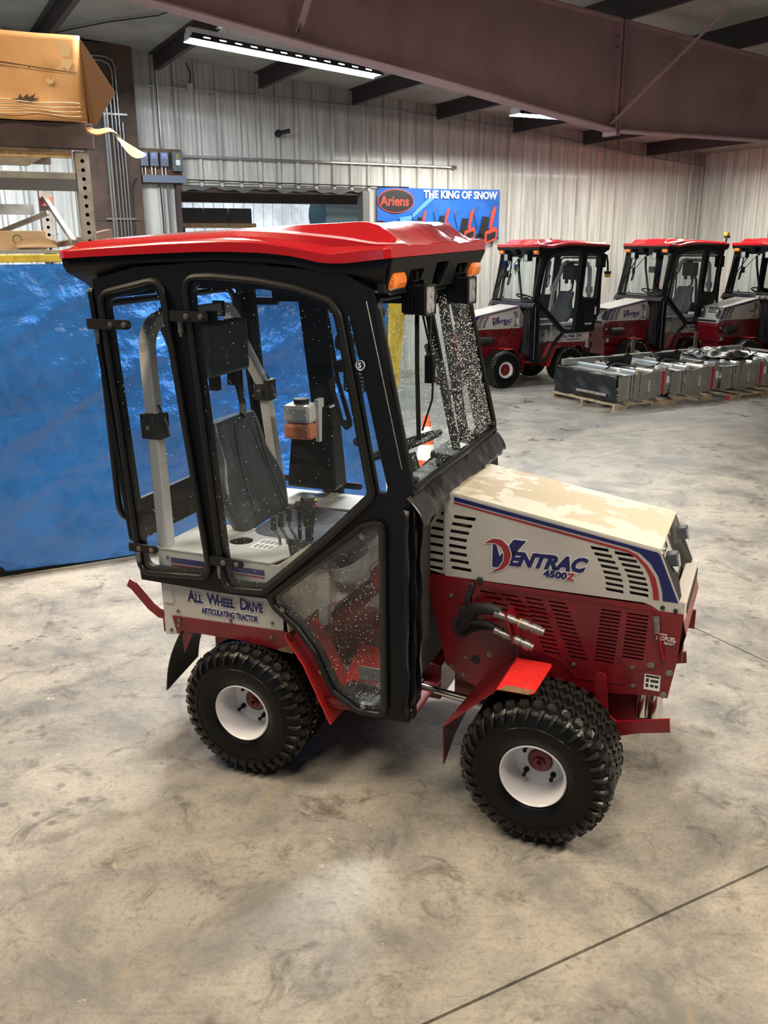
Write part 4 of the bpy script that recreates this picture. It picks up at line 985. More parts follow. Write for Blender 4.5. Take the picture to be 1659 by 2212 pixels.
# ceiling + purlins
c = MB().grid(lambda u, v: tuple(bp(-9+24*u, -7+20.6*v, zceil(-9+24*u)+.004*sin(v*60)*sin(u*40))), 96, 80)
ceil = c.build('ceiling', CEIL, kind='structure')
k = 0
s = .52-1.524*5
while s < 14.2:
    z = zceil(s)
    p = MB(); p.b2(s-.004, s+.004, -6, 13.50, z-.205, z-.004); p.b2(s-.004, s+.065, -6, 13.50, z-.209, z-.201); p.b2(s-.065, s+.004, -6, 13.50, z-.012, z-.004)
    p.build('purlin', PURL, ceil, BM); s += 1.524
# sagging wire on the ceiling
MB().tube([tuple(bp(s_, t_, zceil(s_)-.03)) for s_, t_ in ((3.35, 9.6), (3.3, 10.6), (3.1, 11.4), (2.7, 12.1), (2.35, 12.9), (2.2, 13.3))], .008, n=6).build('ceiling_cable', RUB, ceil)
# tapered rafter
def rafter():
    T = empty('roof_rafter', bp(10.05, 7.5, 0), BE, label='deep oxide-red steel roof rafter crossing the picture above the tractors', cat='beam')
    o = Matrix.Translation((-10.05, 0, 0)); tm = lambda s: zceil(s)-.225; t0 = 0
    def bz(s): return 3.16 if s > 6.58 else 3.16+(6.58-s)*.148
    a, m_, b = -6, 6.56, 14.2
    MB().curve([[(a, bz(a)), (m_, bz(m_)), (m_, tm(m_)), (a, tm(a))]], .010, XZR(0)).build('web', BEAM, T, o)
    MB().curve([[(m_+.03, 3.16), (b, 3.16), (b, tm(b)), (m_+.03, tm(m_+.03))]], .010, XZR(0)).build('web', BEAM, T, o)
    for (s0, s1) in ((a, m_), (m_+.03, b)):
        L_ = MB(); L_.tube([(s0, 0, bz(s0+.0001)), (s1, 0, bz(s1))], 0, sq=(.016, .20), upv=(0, 0, 1)); L_.build('bottom_flange', BEAM, T, o)
        L_ = MB(); L_.tube([(s0, 0, tm(s0)), (s1, 0, tm(s1))], 0, sq=(.016, .20), upv=(0, 0, 1)); L_.build('top_flange', BEAM, T, o)
    for s0, s1 in ((m_-.012, m_+.0), (m_+.03, m_+.042)): MB().b2(s0, s1, -.10, .10, 3.11, tm(m_)).build('end_plate', BEAM, T, o)
    for z in (3.22, 3.30, 3.9, 4.0):
        MB().cyl((m_-.035, -.06, z), (m_+.065, -.06, z), .012, n=6).build('splice_bolt', STEEL, T, o)
    # flange braces up to the purlins
    MB().tube([(6.50, -.06, 3.20), (7.0, -1.0, 4.12)], 0, sq=(.008, .065)).build('flange_brace', BEAM, T, o)
    q = (3.16, bz(3.16))
    MB().tube([(3.16, -.08, q[1]+.06), (3.20, -.75, 4.42)], 0, sq=(.008, .06)).build('flange_brace', BEAM, T, o)
    MB().cyl((3.16, -.07, q[1]+.07), (3.16, -.16, q[1]+.07), .02, n=6).build('brace_bolt', STEEL, T, o)
    MB().tube([(6.65, 0.10, 3.15), (6.9, 1.3, 4.12)], 0, sq=(.008, .055)).build('flange_brace', BEAM, T, o)
    MB().tube([(6.9, 0.10, 3.18), (8.1, 4.0, 4.1)], 0, sq=(.008, .055)).build('flange_brace', BEAM, T, o) if False else None
rafter()
# opening to the next bay: frame, header, far room
DARKST = mat('dark_brown_steel', (.05, .028, .026), .6, var=.2)
tag(MB().b2(3.74, 3.80, 13.40, 13.62, 0, 2.92).build('trim_1', DARKST, None, BM), kind='structure')
tag(MB().b2(6.74, 6.86, 13.42, 13.62, 0, 2.90).build('trim_2', mat('frame_grey', (.14, .14, .14), .5), None, BM), kind='structure')
tag(MB().b2(3.74, 6.86, 13.50, 13.60, 2.84, 2.93).build('trim_3', DARKST, None, BM), kind='structure')
# soot-streaked insulation strip hanging from the header
tag(MB().grid(lambda u, v: (3.75+3.08*u, 13.46-.02*sin(u*30), 2.915-(.045+.02*sin(u*25)+.018*sin(u*61))*v), 60, 3).build('header_flashing', mat('soot_foil', (.10, .10, .095), .6), None, BM, solid=.004), label='sooty ragged flashing strip along the top of the wall opening', cat='flashing')
tag(MB().b2(3.0, 9.5, 14.6, 14.8, 2.75, 3.5).build('trim_4', DARKST, None, BM), kind='structure')
FARW = mat('far_wall_sheet', (.62, .64, .66), .4, var=.3, vscale=2)
wb = MB().add([tuple(bp(1, 20.2, -.05)), tuple(bp(14, 20.2, -.05)), tuple(bp(14, 20.2, 4.4)), tuple(bp(1, 20.2, 4.4))], [(0, 1, 2, 3)]).build('wall_far', FARW, kind='structure')
Mw = BM @ Matrix.Translation((0, 20.0, 0)) @ Matrix(((1, 0, 0, 0), (0, -1, 0, 0), (0, 0, 1, 0), (0, 0, 0, 1)))
s = 3.0
while s < 12:
    v, f = sheet_panel(s, s+.9144, 0, 4.3, 4.3, pitch=.2286); MB().add(v, f, Mw).build('wall_panel', FARW, wb); s += .9144
# big spiral duct in the far bay
D = empty('spiral_duct', bp(7.6, 15.6, 2.6), BE+.15, label='large galvanised spiral duct seen through the wall opening', cat='duct')
c = MB().lathe([(.30, -.75)]+[(.30+(.008 if i % 2 else 0), -.72+i*.04) for i in range(36)]+[(.30, .75)], n=40, ax='x'); c.build('duct_body', mat('galv_blue', (.42, .55, .60), .35, metal=.6), D, smooth=True)
# stacked bins on a pallet in the far bay
BINM = mat('bin_black', (.02, .022, .025), .4); TIMB = mat('timber', (.50, .34, .17), .6, var=.35, vscale=14); PALW = mat('pallet_wood', (.42, .33, .22), .65, var=.4, vscale=12, objvar=.15)
RK = empty('storage_shelf', bp(4.9, 16.6, 0), BE, label='shelf unit with a pale timber deck seen through the wall opening', cat='shelf')
MB().b2(-.35, 1.05, -.4, .4, 2.40, 2.47).build('deck_board', TIMB, RK); 
for x in (-.3, 1.0):
    for y in (-.36, .36): MB().b2(x-.03, x+.03, y-.03, y+.03, 0, 2.40).build('post', BINM, RK)
for i, (x, lb) in enumerate(((-.12, 'leftmost black parts bin on the timber shelf beyond the opening'), (.34, 'middle black parts bin on the timber shelf beyond the opening'), (.80, 'rightmost black parts bin on the timber shelf beyond the opening'))):
    b = MB(); b.b2(-.2, .2, -.3, .3, 0, .012)
    for q in (-1, 1): b.b2(q*.2-.006, q*.2+.006, -.3, .3, 0, .26); b.b2(-.2, .2, q*.3-.006, q*.3+.006, 0, .26)
    b = b.build('parts_bin', BINM, None, Matrix.Translation(bp(4.9+x, 16.6, 2.47)) @ Matrix.Rotation(BE, 4, 'Z')); tag(b, lb, 'bin', 'parts bins on the far shelf')
    b = MB().tube([(-.15, 0, 2.02), (0, 0, 2.30), (.15, 0, 2.02)], .012, n=6).build('wire_stand', CHROME, None, Matrix.Translation(bp(4.9+x, 16.4, 0.0)) @ Matrix.Rotation(BE, 4, 'Z')); b.parent = None
    tag(b, ('leftmost', 'middle', 'rightmost')[i]+' chrome wire stand below the timber shelf beyond the opening', 'stand', 'wire stands below the far shelf')
# ---------------- banner
def banner():
    s0, s1, z0, z1, t = 7.02, 9.41, 2.16, 2.975, 13.475
    T = empty('wall_banner', bp((s0+s1)/2, t, z0), BE, label='blue THE KING OF SNOW banner with red snow blowers hung on the back wall', cat='banner')
    w, h = s1-s0, z1-z0
    BB = mat('banner_blue', (.02, .13, .52), .35, var=.2, vscale=3); BR = mat('banner_red', (.70, .06, .03), .4); BK = mat('banner_black', (.015, .015, .018), .4); BW = mat('banner_white', (.80, .82, .84), .4)
    BL = mat('banner_light_blue', (.10, .30, .60), .4)
    MB().grid(lambda u, v: (-w/2+w*u, .006*sin(u*9)*sin(v*4+1)+.004*sin(u*23+v*9), h*v-.012*sin(u*pi)), 40, 12).build('banner_sheet', BB, T, smooth=True)
    X = XZR(-.016) @ Matrix.Translation((-w/2, 0, 0))
    def fl_(pts, m, dz, nm): MB().curve([pts], .002, X @ Matrix.Translation((0, 0, dz))).build(nm, m, T)
    ell = lambda cx, cy, a, b: [(cx+a*cos(q), cy+b*sin(q)) for q in [2*pi*i/36 for i in range(36)]]
    fl_(ell(.34, .60, .34, .185), BR, 0, 'logo_ring'); fl_(ell(.34, .60, .325, .172), BK, .002, 'logo_oval')
    MB().text('Ariens', .21, X @ Matrix.Translation((.055, .53, .004)), off=.004, sx=.95).build('logo_lettering', BR, T, label='red script lettering in the black oval')
    MB().text('THE KING OF SNOW', .165, X @ Matrix.Translation((.86, .66, .004)), off=.006, sx=.93).build('banner_lettering', BW, T, label='white banner lettering reading THE KING OF SNOW')
    fl_([(.42, .28), (.60, .30), (1.08, .66), (1.03, .72), (.62, .38), (.40, .34)], BL, .001, 'snow_streak')
    for k, (x, y, q) in enumerate(((.70, .16, .8), (1.12, .16, .9), (1.55, .06, 1.15), (1.95, .04, 1.35))):
        Y = X @ Matrix.Translation((x, y, .003+.001*k)) @ Matrix.Scale(q, 4)
        g = MB().curve([[(-.02, .0), (.16, -.02), (.18, .10), (.04, .13)]], .002, Y); g.curve([ell(.02, .0, .05, .05)], .002, Y); g.curve([[(.03, .12), (.14, .11), (.16, .24), (.06, .25)]], .002, Y); sb = g.build('snow_blower_body', BK, T)
        g = MB().curve([rpoly([(.10, -.09), (.28, -.03), (.29, .11), (.24, .12), (.10, .06)], .015)], .002, Y @ Matrix.Translation((0, 0, .002))); g.curve([rpoly([(.16, .10), (.20, .10), (.27, .36), (.24, .38), (.19, .30)], .01)], .002, Y @ Matrix.Translation((0, 0, .002))); g.build('snow_blower_housing', BR, sb)
        g = MB().tube([(x+(-.02)*q-w/2, -.02, y+.10*q), (x-.08*q-w/2, -.02, y+.30*q), (x+.0*q-w/2, -.02, y+.36*q)], .006, n=5); g.build('handle_bar', BK, sb)
        g = MB().curve([rpoly([(.125, -.06), (.26, -.01), (.265, .07), (.13, .03)], .01)], .002, Y @ Matrix.Translation((0, 0, .004))); g.build('auger', BK, sb)
    for u in (-w/2+.03, w/2-.03):
        for z in (.03, h-.03): MB().cyl((u, -.01, z), (u, -.02, z), .012, n=8).build('eyelet', CHROME, T)
banner()
# ---------------- conduits and cables on the back wall
def wallthing(name, pts, r, lb, m=GALV, cat='conduit', t=13.46, n=6, group=None):
    o = MB().tube([(s_, t if len(p_) == 0 else p_[0], z_) for s_, z_, *p_ in pts], r, n=n).build(name, m, None, BM, smooth=True); return tag(o, lb, cat, group)
wallthing('conduit', [(3.05, 3.2), (3.05, 4.05), (3.09, 4.18), (3.22, 4.215), (4.3, 4.20), (7.2, 4.13), (9.5, 3.98), (11.4, 3.77), (12.6, 3.63), (14.2, 3.50)], .011, 'long thin conduit running under the eave of the back wall', t=13.47)
wallthing('conduit', [(3.86, 3.315), (6, 3.31), (8.35, 3.305), (8.44, 3.30)], .017, 'thick conduit from the grey disconnect box to the middle of the wall')
o = MB().cyl((8.40, 13.46, 3.305), (8.50, 13.46, 3.30), .03, n=10).build('pipe_fitting', GALV, None, BM); tag(o, 'capped conduit end fitting on the back wall', 'fitting')
wallthing('conduit', [(3.86, 3.0), (5.3, 2.985), (7.0, 2.975), (7.6, 2.975)], .009, 'thin cable strung just above the wall opening', m=RUB, cat='cable')
wallthing('conduit', [(3.58, 4.6), (3.58, 3.40)], .018, 'thick conduit dropping to the electrical boxes from the ceiling')
wallthing('conduit', [(3.52, 2.95), (3.53, 2.6), (3.53, 0.5)], .010, 'thin cable dropping below the wiring trough', m=RUB, cat='cable')
wallthing('conduit', [(3.63, 2.95), (3.63, .4)], .018, 'thick conduit dropping below the wiring trough')
# brown column with six conduits
PLY = mat('brown_board', (.075, .042, .026), .6, var=.35, vscale=3, bump=.1)
ST_ = empty('wall_column', bp(2.9, 13.35, 0), BE, label='tall brown timber-clad column at the left end of the back wall', cat='column')
MB().b2(-.38, .33, -.02, .14, 0, 1.2).build('board', PLY, ST_); MB().b2(-.38, .33, -.02, .14, 1.205, 2.42).build('board', PLY, ST_); MB().b2(-.38, .33, -.02, .14, 2.425, zceil(3)+.0).build('board', PLY, ST_)
for i, (x, zt) in enumerate(((2.79, 3.98), (2.83, 4.05), (2.89, 4.22), (2.94, 4.45), (2.985, 4.50), (3.03, 3.9))):
    pos = ('leftmost', 'second from left', 'third from left', 'fourth from left', 'fifth from left', 'rightmost')[i]
    pts = [(x, 0.3), (x, zt-.12), (x-.03, zt-.04), (x-.12, zt), (x-.75, zt+.01)] if i < 5 else [(x, .3), (x, zt-.6), (x+.0, zt-.5), (x, zt-.2)]
    wallthing('conduit', pts, .014 if i not in (0, 1) else .02, 'vertical steel conduit on the brown column, '+pos+' of the six', t=13.30)
for z in (3.80, 2.45):
    c = MB(); c.b2(2.70, 3.10, 13.29, 13.325, z-.012, z+.012); tag(c.build('conduit_strap', GALV, None, BM), 'galvanised strap holding the conduits on the brown column, '+('upper' if z > 3 else 'lower')+' one', 'strap')
# electric boxes
BOXB = mat('box_bluegrey', (.14, .17, .24), .4); BOXD = mat('box_darkgrey', (.09, .11, .12), .45); BRD = mat('brown_backboard', (.16, .085, .04), .6, var=.3, vscale=6)
tag(MB().b2(3.24, 3.85, 13.44, 13.465, 2.93, 3.40).build('backboard', BRD, None, BM), 'brown plywood backboard behind the electrical boxes', 'board')
for i, x in enumerate((3.30, 3.44, 3.585)):
    T = empty('switch_box', bp(x, 13.39, 3.16), BE, label='small blue-grey switch box on the backboard, '+('left', 'middle', 'right')[i]+' of the three', cat='electrical box', group='small switch boxes on the backboard')
    MB().b2(-.055, .055, -.04, .045, 0, .19).build('box_body', BOXB, T, bevel=.005); MB().b2(-.045, .045, -.044, -.040, .10, .175).build('label_plate', mat('label_blue', (.22, .28, .55), .4), T)
    MB().text('ON', .03, XZR(-.0455) @ Matrix.Translation((-.03, .145, 0))).build('label_print', DWHITE, T)
    for q in (-.03, .02): MB().cyl((q, .02, -.13), (q, .02, 0), .012, n=8).build('nipple', GALV, T)
T = empty('disconnect_box', bp(3.765, 13.38, 3.10), BE, label='dark grey disconnect box with a yellow square mark', cat='electrical box')
MB().b2(-.075, .075, -.06, .05, 0, .26).build('box_body', BOXD, T, bevel=.006); MB().b2(-.022, .022, -.064, -.060, .17, .22).build('square_mark', YEL, T); MB().b2(-.014, .014, -.066, -.064, .178, .212).build('square_mark', BOXD, T)
MB().b2(-.03, .03, -.064, -.060, .08, .15).build('label_plate', DWHITE, T)
tag(MB().b2(3.26, 3.88, 13.36, 13.46, 2.945, 3.045).build('wiring_trough', BOXB, None, BM, bevel=.004), 'long blue-grey wiring trough under the switch boxes', 'trough')
wallthing('cable', [(3.27, 3.0, 13.38), (3.15, 2.98, 13.32), (3.08, 2.88, 13.30), (3.07, 2.2, 13.30), (3.07, 1, 13.30)], .010, 'black cable looping from the trough onto the brown column', m=RUB, cat='cable')
tag(MB().b2(4.0, 4.08, 13.41, 13.47, 4.16, 4.27).build('junction_box', mat('jbox_grey', (.40, .39, .36), .5), None, BM, bevel=.004), 'small pale junction box under the eave of the back wall', 'electrical box')
wallthing('cable', [(4.04, 4.27, 13.44), (4.05, 4.40, 13.40), (3.98, 4.52, 13.35)], .012, 'short flexible cable above the pale junction box', m=RUB, cat='cable')
T = empty('security_camera', bp(5.35, 13.40, 3.68), BE, label='small dark security camera on the back wall', cat='camera')
MB().lathe([(0, .07), (.05, .07), (.055, .03), (.03, -.02), (0, -.03)], n=16).build('camera_base', PLAST, T, smooth=True); MB().cyl((.02, -.02, .01), (.13, -.10, .03), .028, .032, n=14).build('camera_body', PLAST, T, smooth=True)
# ---------------- fluorescent fixtures
EMI = mat('tube_light', (1, 1, 1), .5, emit=(.86, .94, 1.0), estr=60)
FIXW = mat('fixture_white', (.75, .76, .78), .4); FIXD = mat('fixture_dark', (.03, .03, .035), .5)
def fixture(s, t, z, ln, lb, slope=-.0845):
    T = empty('fluorescent_light', bp(s, t, z), 0, label=lb, cat='light fixture'); T.rotation_euler = (0, math.atan(-slope), BE)
    h = ln/2
    for sd in (-1, 1):
        hol = [rpoly([(x-.04, .045), (x+.04, .045), (x+.04, .065), (x-.04, .065)], .008, 3) for x in [(-h+.2+i*(ln-.4)/11) for i in range(12)] if abs(x) > .06]
        c = MB().curve([[(-h, 0), (h, 0), (h, .11), (-h, .11)]]+hol, .003, Matrix.Translation((0, sd*.14, 0)) @ Matrix.Rotation(sd*.75, 4, 'X') @ XZR(0)); c.build('reflector', FIXD if sd < 0 else FIXW, T)
    MB().b2(-h, h, -.07, .07, .075, .13).build('housing', FIXW, T, bevel=.004)
    for y in (-.075, .075):
        MB().cyl((-h+.03, y, .035), (h-.03, y, .035), .018, n=10).build('light_tube', EMI, T)
    for x in (-h+.01, h-.01):
        MB().b2(x-.012, x+.012, -.11, .11, .01, .09).build('lamp_holder', FIXW, T, bevel=.003)
    for x in (-h*.6, h*.6):
        MB().tube([(x, 0, .13), (x-.02, .02, .22), (x, 0, .33)], .004, n=5).build('hanger', FIXW, T)
    return T
fixture(4.50, 10.9, 4.20, 2.45, 'near fluorescent fixture with slotted reflector under the ceiling')
fixture(9.05, 10.9, 3.775, 2.45, 'small-looking far fluorescent fixture half hidden by the roof rafter', slope=0.0)
# ============================================================ LEFT RACK, TARP
RST = mat('rack_steel', (.26, .24, .22), .5, var=.3, vscale=10); RBM = mat('rack_beam', (.045, .026, .024), .55, var=.35, vscale=6); CARD = mat('cardboard', (.50, .27, .10), .75, var=.18, vscale=3, bump=.08, bscale=30)
CARD2 = mat('cardboard_pale', (.48, .34, .20), .75, var=.15, vscale=4); TAPE = mat('packing_tape', (.50, .36, .18), .15, coat=.8); DRK = mat('torn_dark', (.06, .03, .015), .8); GBM = mat('grey_beam', (.24, .24, .23), .5, var=.25, vscale=8)
Tt = 6.06
RK = empty('pallet_rack', bp(0, Tt, 0), BE, label='steel pallet rack at the left edge carrying a large box', cat='rack')
def upright(x, y, top):
    # front face with holes (faces camera), side flange
    hol = []
    z = .12
    while z < top-.05: hol.append([(.04+.012*cos(a), z+.012*sin(a)) for a in [2*pi*i/8 for i in range(8)]]); z += .0508*1.03
    c = MB().curve([[(0, 0), (.082, 0), (.082, top), (0, top)]]+hol, .003, XZR(0)); c.b2(0, .003, 0, .07, 0, top); c.b2(.079, .082, 0, .07, 0, top)
    MB().b2(.004, .078, .045, .05, 0, top).build('hole_backing', BLACK, RK, Matrix.Translation((x, y, 0)))  # black plate added behind the holes so they look dark
    return c.build('upright', RST, RK, Matrix.Translation((x, y, 0)))
for x, y, tp in ((1.075, 0, 2.635), (1.0, 1.15, 2.55), (.62, 2.0, 2.6), (-1.75, 0, 2.635), (-1.75, 1.15, 2.6)): upright(x, y, tp)
MB().b2(-2.4, 1.19, -.03, .07, 2.645, 2.79).build('beam', RBM, RK, bevel=.004)
MB().b2(-2.4, 1.10, 1.10, 1.17, 2.645, 2.79).build('beam', RBM, RK)
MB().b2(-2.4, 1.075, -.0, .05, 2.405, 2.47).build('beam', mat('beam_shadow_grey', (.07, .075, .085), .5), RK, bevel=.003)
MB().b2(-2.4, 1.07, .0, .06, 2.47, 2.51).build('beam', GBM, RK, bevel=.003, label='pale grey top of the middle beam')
MB().b2(-2.4, 1.06, .02, .05, 2.595, 2.64).build('deck_board', TIMB, RK, bevel=.002)
for i in range(6): MB().b2(-2.3+i*.58, -1.95+i*.58, 0, 1.15, 2.63, 2.645).build('deck_board', PALW, RK)
for (a, b) in (((.99, .75, 2.30), (.30, 1.12, 2.02)),): MB().tube([a, b], 0, sq=(.03, .04)).build('brace', RST, RK)
MB().tube([(1.03, .06, 2.1), (1.03, 1.12, 2.42)], 0, sq=(.03, .03)).build('brace', RST, RK)
MB().b2(1.0, 1.085, 1.12, 1.16, 2.36, 2.42).build('beam_connector', mat('connector_red', (.45, .10, .08), .5), RK)
MB().b2(-2.4, .95, 1.12, 1.17, 2.30, 2.37).build('beam', GBM, RK)
MB().b2(-2.4, 1.10, 0, 1.15, 2.035, 2.055).build('shelf_plate', GBM, RK)
MB().b2(-2.4, 1.10, -.02, .03, 1.985, 2.03).build('beam', YEL, RK, bevel=.004, label='yellow front beam')
MB().b2(1.10, 3.20, -.02, .03, 1.50, 1.55).build('beam', YEL, RK, label='yellow front beam')
# large carton
BX = empty('cardboard_box', bp(0, Tt, 2.795), BE, label='large torn brown cardboard box on top of the rack, its end flaps open', cat='box')
def face(u, v): return (-1.9+3.06*u, -.04-.012*sin(u*7)*sin(v*3)-.02*(1-v)**4+(.010*sin(u*60)*(1-v)**6), .47*v+.004*sin(u*20))
MB().grid(face, 60, 16).build('box_side', CARD, BX, smooth=True, solid=.006)
c = MB(); c.b2(-1.9, 1.16, 1.05, 1.056, 0, .47); c.b2(-1.9, 1.16, -.03, 1.05, .465, .471); c.b2(-1.9, 1.16, -.03, 1.05, 0, .006); c.build('box_side', CARD, BX)
MB().add([(1.155, -.04, .47), (1.33, -.10, .17), (1.20, -.09, -.015), (1.16, -.04, .0)], [(0, 1, 2, 3)]).build('box_flap', mat('cardboard_dark', (.12, .055, .02), .8), BX, solid=.006, label='open end flap hanging down')
MB().b2(1.10, 1.13, -.02, 1.04, .01, .46).build('end_panel', DRK, BX)
def fl2(u, v): return (1.14+.30*u, -.05-.03*sin(u*5)-.06*v, -.015-.14*u*u-.02*sin(u*9)-.05*v*(1-u))
MB().grid(fl2, 12, 3).build('box_flap', mat('cardboard_mid', (.24, .13, .055), .8), BX, smooth=True, solid=.005, label='torn bottom flap drooping over the rack end')
MB().grid(lambda u, v: (1.30+.18*u, -.11-.02*v, -.07-.10*u-.07*v*sin(u*3)), 8, 3).build('packing_tape', TAPE, BX, smooth=True)
for P in ([(1.02, .42), (1.06, .43), (1.10, .40), (1.085, .355), (1.04, .35), (1.03, .38)], [(1.03, .33), (1.07, .34), (1.10, .32), (1.07, .275), (1.05, .295), (1.01, .28), (1.035, .305)], [(.955, .235), (.965, .215), (.985, .235), (.975, .20), (.95, .195), (.935, .215)]):
    MB().curve([P], .002, XZR(-.068)).build('packing_tape', TAPE, BX)
MB().curve([[(.60, .298), (.625, .314), (.655, .320), (.675, .306), (.70, .300), (.80, .292), (.95, .280), (1.12, .268), (1.12, .264), (.95, .274), (.86, .282), (.855, .268), (.85, .283), (.76, .288), (.70, .292), (.67, .290), (.64, .296)]], .002, XZR(-.066)).build('tear', DRK, BX)
MB().curve([[(.72, .098), (.775, .108), (.79, .135), (.80, .112), (.83, .135), (.835, .118), (.875, .140), (.862, .116), (.89, .108), (.86, .100), (.84, .086), (.82, .098), (.78, .088), (.77, .098)]], .002, XZR(-.070)).build('tear', DRK, BX)
MB().tube([(.05+.02*i, -.066, .27-.006*i+.004*(-1)**i) for i in range(22)], .002, n=4).build('crease', DRK, BX)
for k in range(4): MB().tube([(-.4+.08*i, -.068-.003*(i % 2), .03+.022*k+.006*sin(i*1.3+k)) for i in range(20)], .0035, n=4).build('crease', CARD2, BX)
# small carton on the lower shelf
B2 = empty('cardboard_box', bp(0, Tt+.12, 2.057), BE, label='small cardboard box with green round stamp on the lower rack shelf', cat='box')
c = MB(); c.b2(-.5, .875, 0, .5, 0, .115); c.build('box_body', CARD2, B2, bevel=.003)
MB().curve([[(.70+.028*cos(a), .065+.028*sin(a)) for a in [2*pi*i/20 for i in range(20)]], [(.70+.022*cos(a), .065+.022*sin(a)) for a in [2*pi*i/20 for i in range(20)]]], .001, XZR(-.002)).build('round_stamp', mat('stamp_green', (.08, .16, .09), .7), B2)
c = MB().text('888 828', .030, XZR(-.002) @ Matrix.Translation((.49, .070, 0))); c.text('888 84067', .026, XZR(-.002) @ Matrix.Translation((.485, .035, 0))); c.build('box_print', DRK, B2, label='smudged dark box print')
MB().grid(lambda u, v: (.68+.24*u, -.02-.08*v, .035+.045*sin(u*2.6)*(1-v)-.02*v), 8, 3).build('box_flap', CARD2, B2, smooth=True, solid=.004)
tag(MB().add([(0, 0, 0), (.42, .05, .10), (.42, .30, .10), (0, .30, 0), (0, 0, -.02), (.42, .05, .03)], [(0, 1, 2, 3), (0, 4, 5, 1)]).build('card_sheet', DRK, None, Matrix.Translation(bp(.90, Tt+.25, 2.085)) @ Matrix.Rotation(BE, 4, 'Z'), solid=.004), 'dark bent card sheet beside the small box on the lower shelf', 'card')
tag(MB().b2(.0, .82, .55, .95, 0, .035).build('flat_panel', CARD2, None, Matrix.Translation(bp(-.2, Tt, 2.20)) @ Matrix.Rotation(BE, 4, 'Z')), 'flat brown panel lying above the small box on the lower shelf', 'panel')
# blue tarp
TARP = mat('tarp_blue', (.028, .185, .62), .28, coat=.4, var=.35, vscale=2.2, thr=(.4, .75), bump=.85, bscale=13, bdist=.025)
def tarp(u, v):
    s = -1.6+4.80*u; z = .0+1.975*v
    y = .030*sin(s*2.1+v*3.2)+.018*sin(s*4.7-v*6)+.014*sin((s*.8+z)*5.0)*(1-v)+.02*(1-v)+.005*sin(s*13+z*17)*sin(z*11-s*5)+.003*sin(s*37-z*9)*sin(z*29+s*8)
    for fx in (.30, 1.06, 1.85, 2.6): y -= .008*math.exp(-((s-fx)/.012)**2)
    for fz in (.62, 1.04, 1.38, 1.66): y += .007*math.exp(-((z-fz-.02*sin(s))/.010)**2)
    y -= .020*math.exp(-(((z-1.0)-.55*(s-.7))/.08)**2)+.018*math.exp(-(((z-.45)-.5*(s-.4))/.09)**2)+.015*math.exp(-(((z-1.35)-.55*(s-.2))/.07)**2)
    zz = z + (0 if v > .02 else 0) + .02*sin(s*1.3)*(1-v)
    return (s, y, max(.03, zz))
TP = MB().grid(tarp, 240, 90).build('blue_tarp', TARP, None, Matrix.Translation(bp(0, 5.96, 0)) @ Matrix.Rotation(BE, 4, 'Z'), smooth=180); tag(TP, 'creased blue tarpaulin hanging from the rack behind the cab', 'tarpaulin')
tag(MB().curve([[(3.19, 0.62), (3.215, .62), (3.34, 1.76), (3.19, 1.76)]], .02, XZR(0)).build('yellow_strip', YEL, None, Matrix.Translation(bp(0, 5.95, 0)) @ Matrix.Rotation(BE, 4, 'Z')), 'tapered yellow strip hanging at the right edge of the blue tarpaulin', 'strip')
tag(MB().b2(-1.6, 2.6, .066, .085, 0.0, .07).build('shadow_strip', BLACK, None, Matrix.Translation(bp(0, 5.97, 0)) @ Matrix.Rotation(BE, 4, 'Z')), 'near-black strip for the shadow under the blue tarpaulin', 'shadow strip')  # near-black plate put in as the shadow below the tarp edge
# traffic cone behind the cab
def cone(x, y, lb):
    T = empty('traffic_cone', (x, y, 0), .3, label=lb, cat='cone')
    OR = mat('cone_orange', (.75, .09, .02), .45); WH = mat('cone_white', (.72, .70, .66), .4)
    MB().prism(rpoly([(-.18, -.18), (.18, -.18), (.18, .18), (-.18, .18)], .05), 0, .035, I4).build('cone_base', OR, T, bevel=.006)
    r = lambda z: .135-.11*z/.71
    MB().lathe([(r(.03), .03)]+[(r(z), z) for z in (.2, .4, .6, .71)]+[(.018, .712), (.01, .60)], n=28, ax='z').build('cone_body', OR, T, smooth=True)
    for a, b in ((.34, .47), (.54, .62)): MB().lathe([(r(a)+.002, a), (r(b)+.002, b)], n=28, ax='z').build('cone_band', WH, T, smooth=True)
cone(.36, 7.36, 'orange traffic cone with white bands seen through the windscreen')
# yellow hazard beacon helpers
def beacon(name, loc, lb, hang=False):
    T = empty(name, loc, BE, label=lb, cat='beacon')
    d = -1 if hang else 1
    MB().tube([(0, 0, -.42*d if hang else -.30), (0, 0, 0)] if not hang else [(.0, 0, .45), (.03, 0, .25), (0, 0, .0)], .014, n=8).build('beacon_post', BLACK, T)
    MB().cyl((0, 0, 0), (0, 0, .03*d), .055, n=16).build('beacon_base', RUB, T, smooth=True)
    MB().lathe([(.048, .03*d), (.045, .09*d), (.0, .095*d)], n=18, ax='z').build('beacon_dome', mat('beacon_yellow', (.85, .45, .02), .15, coat=1), T, smooth=True)
    return T
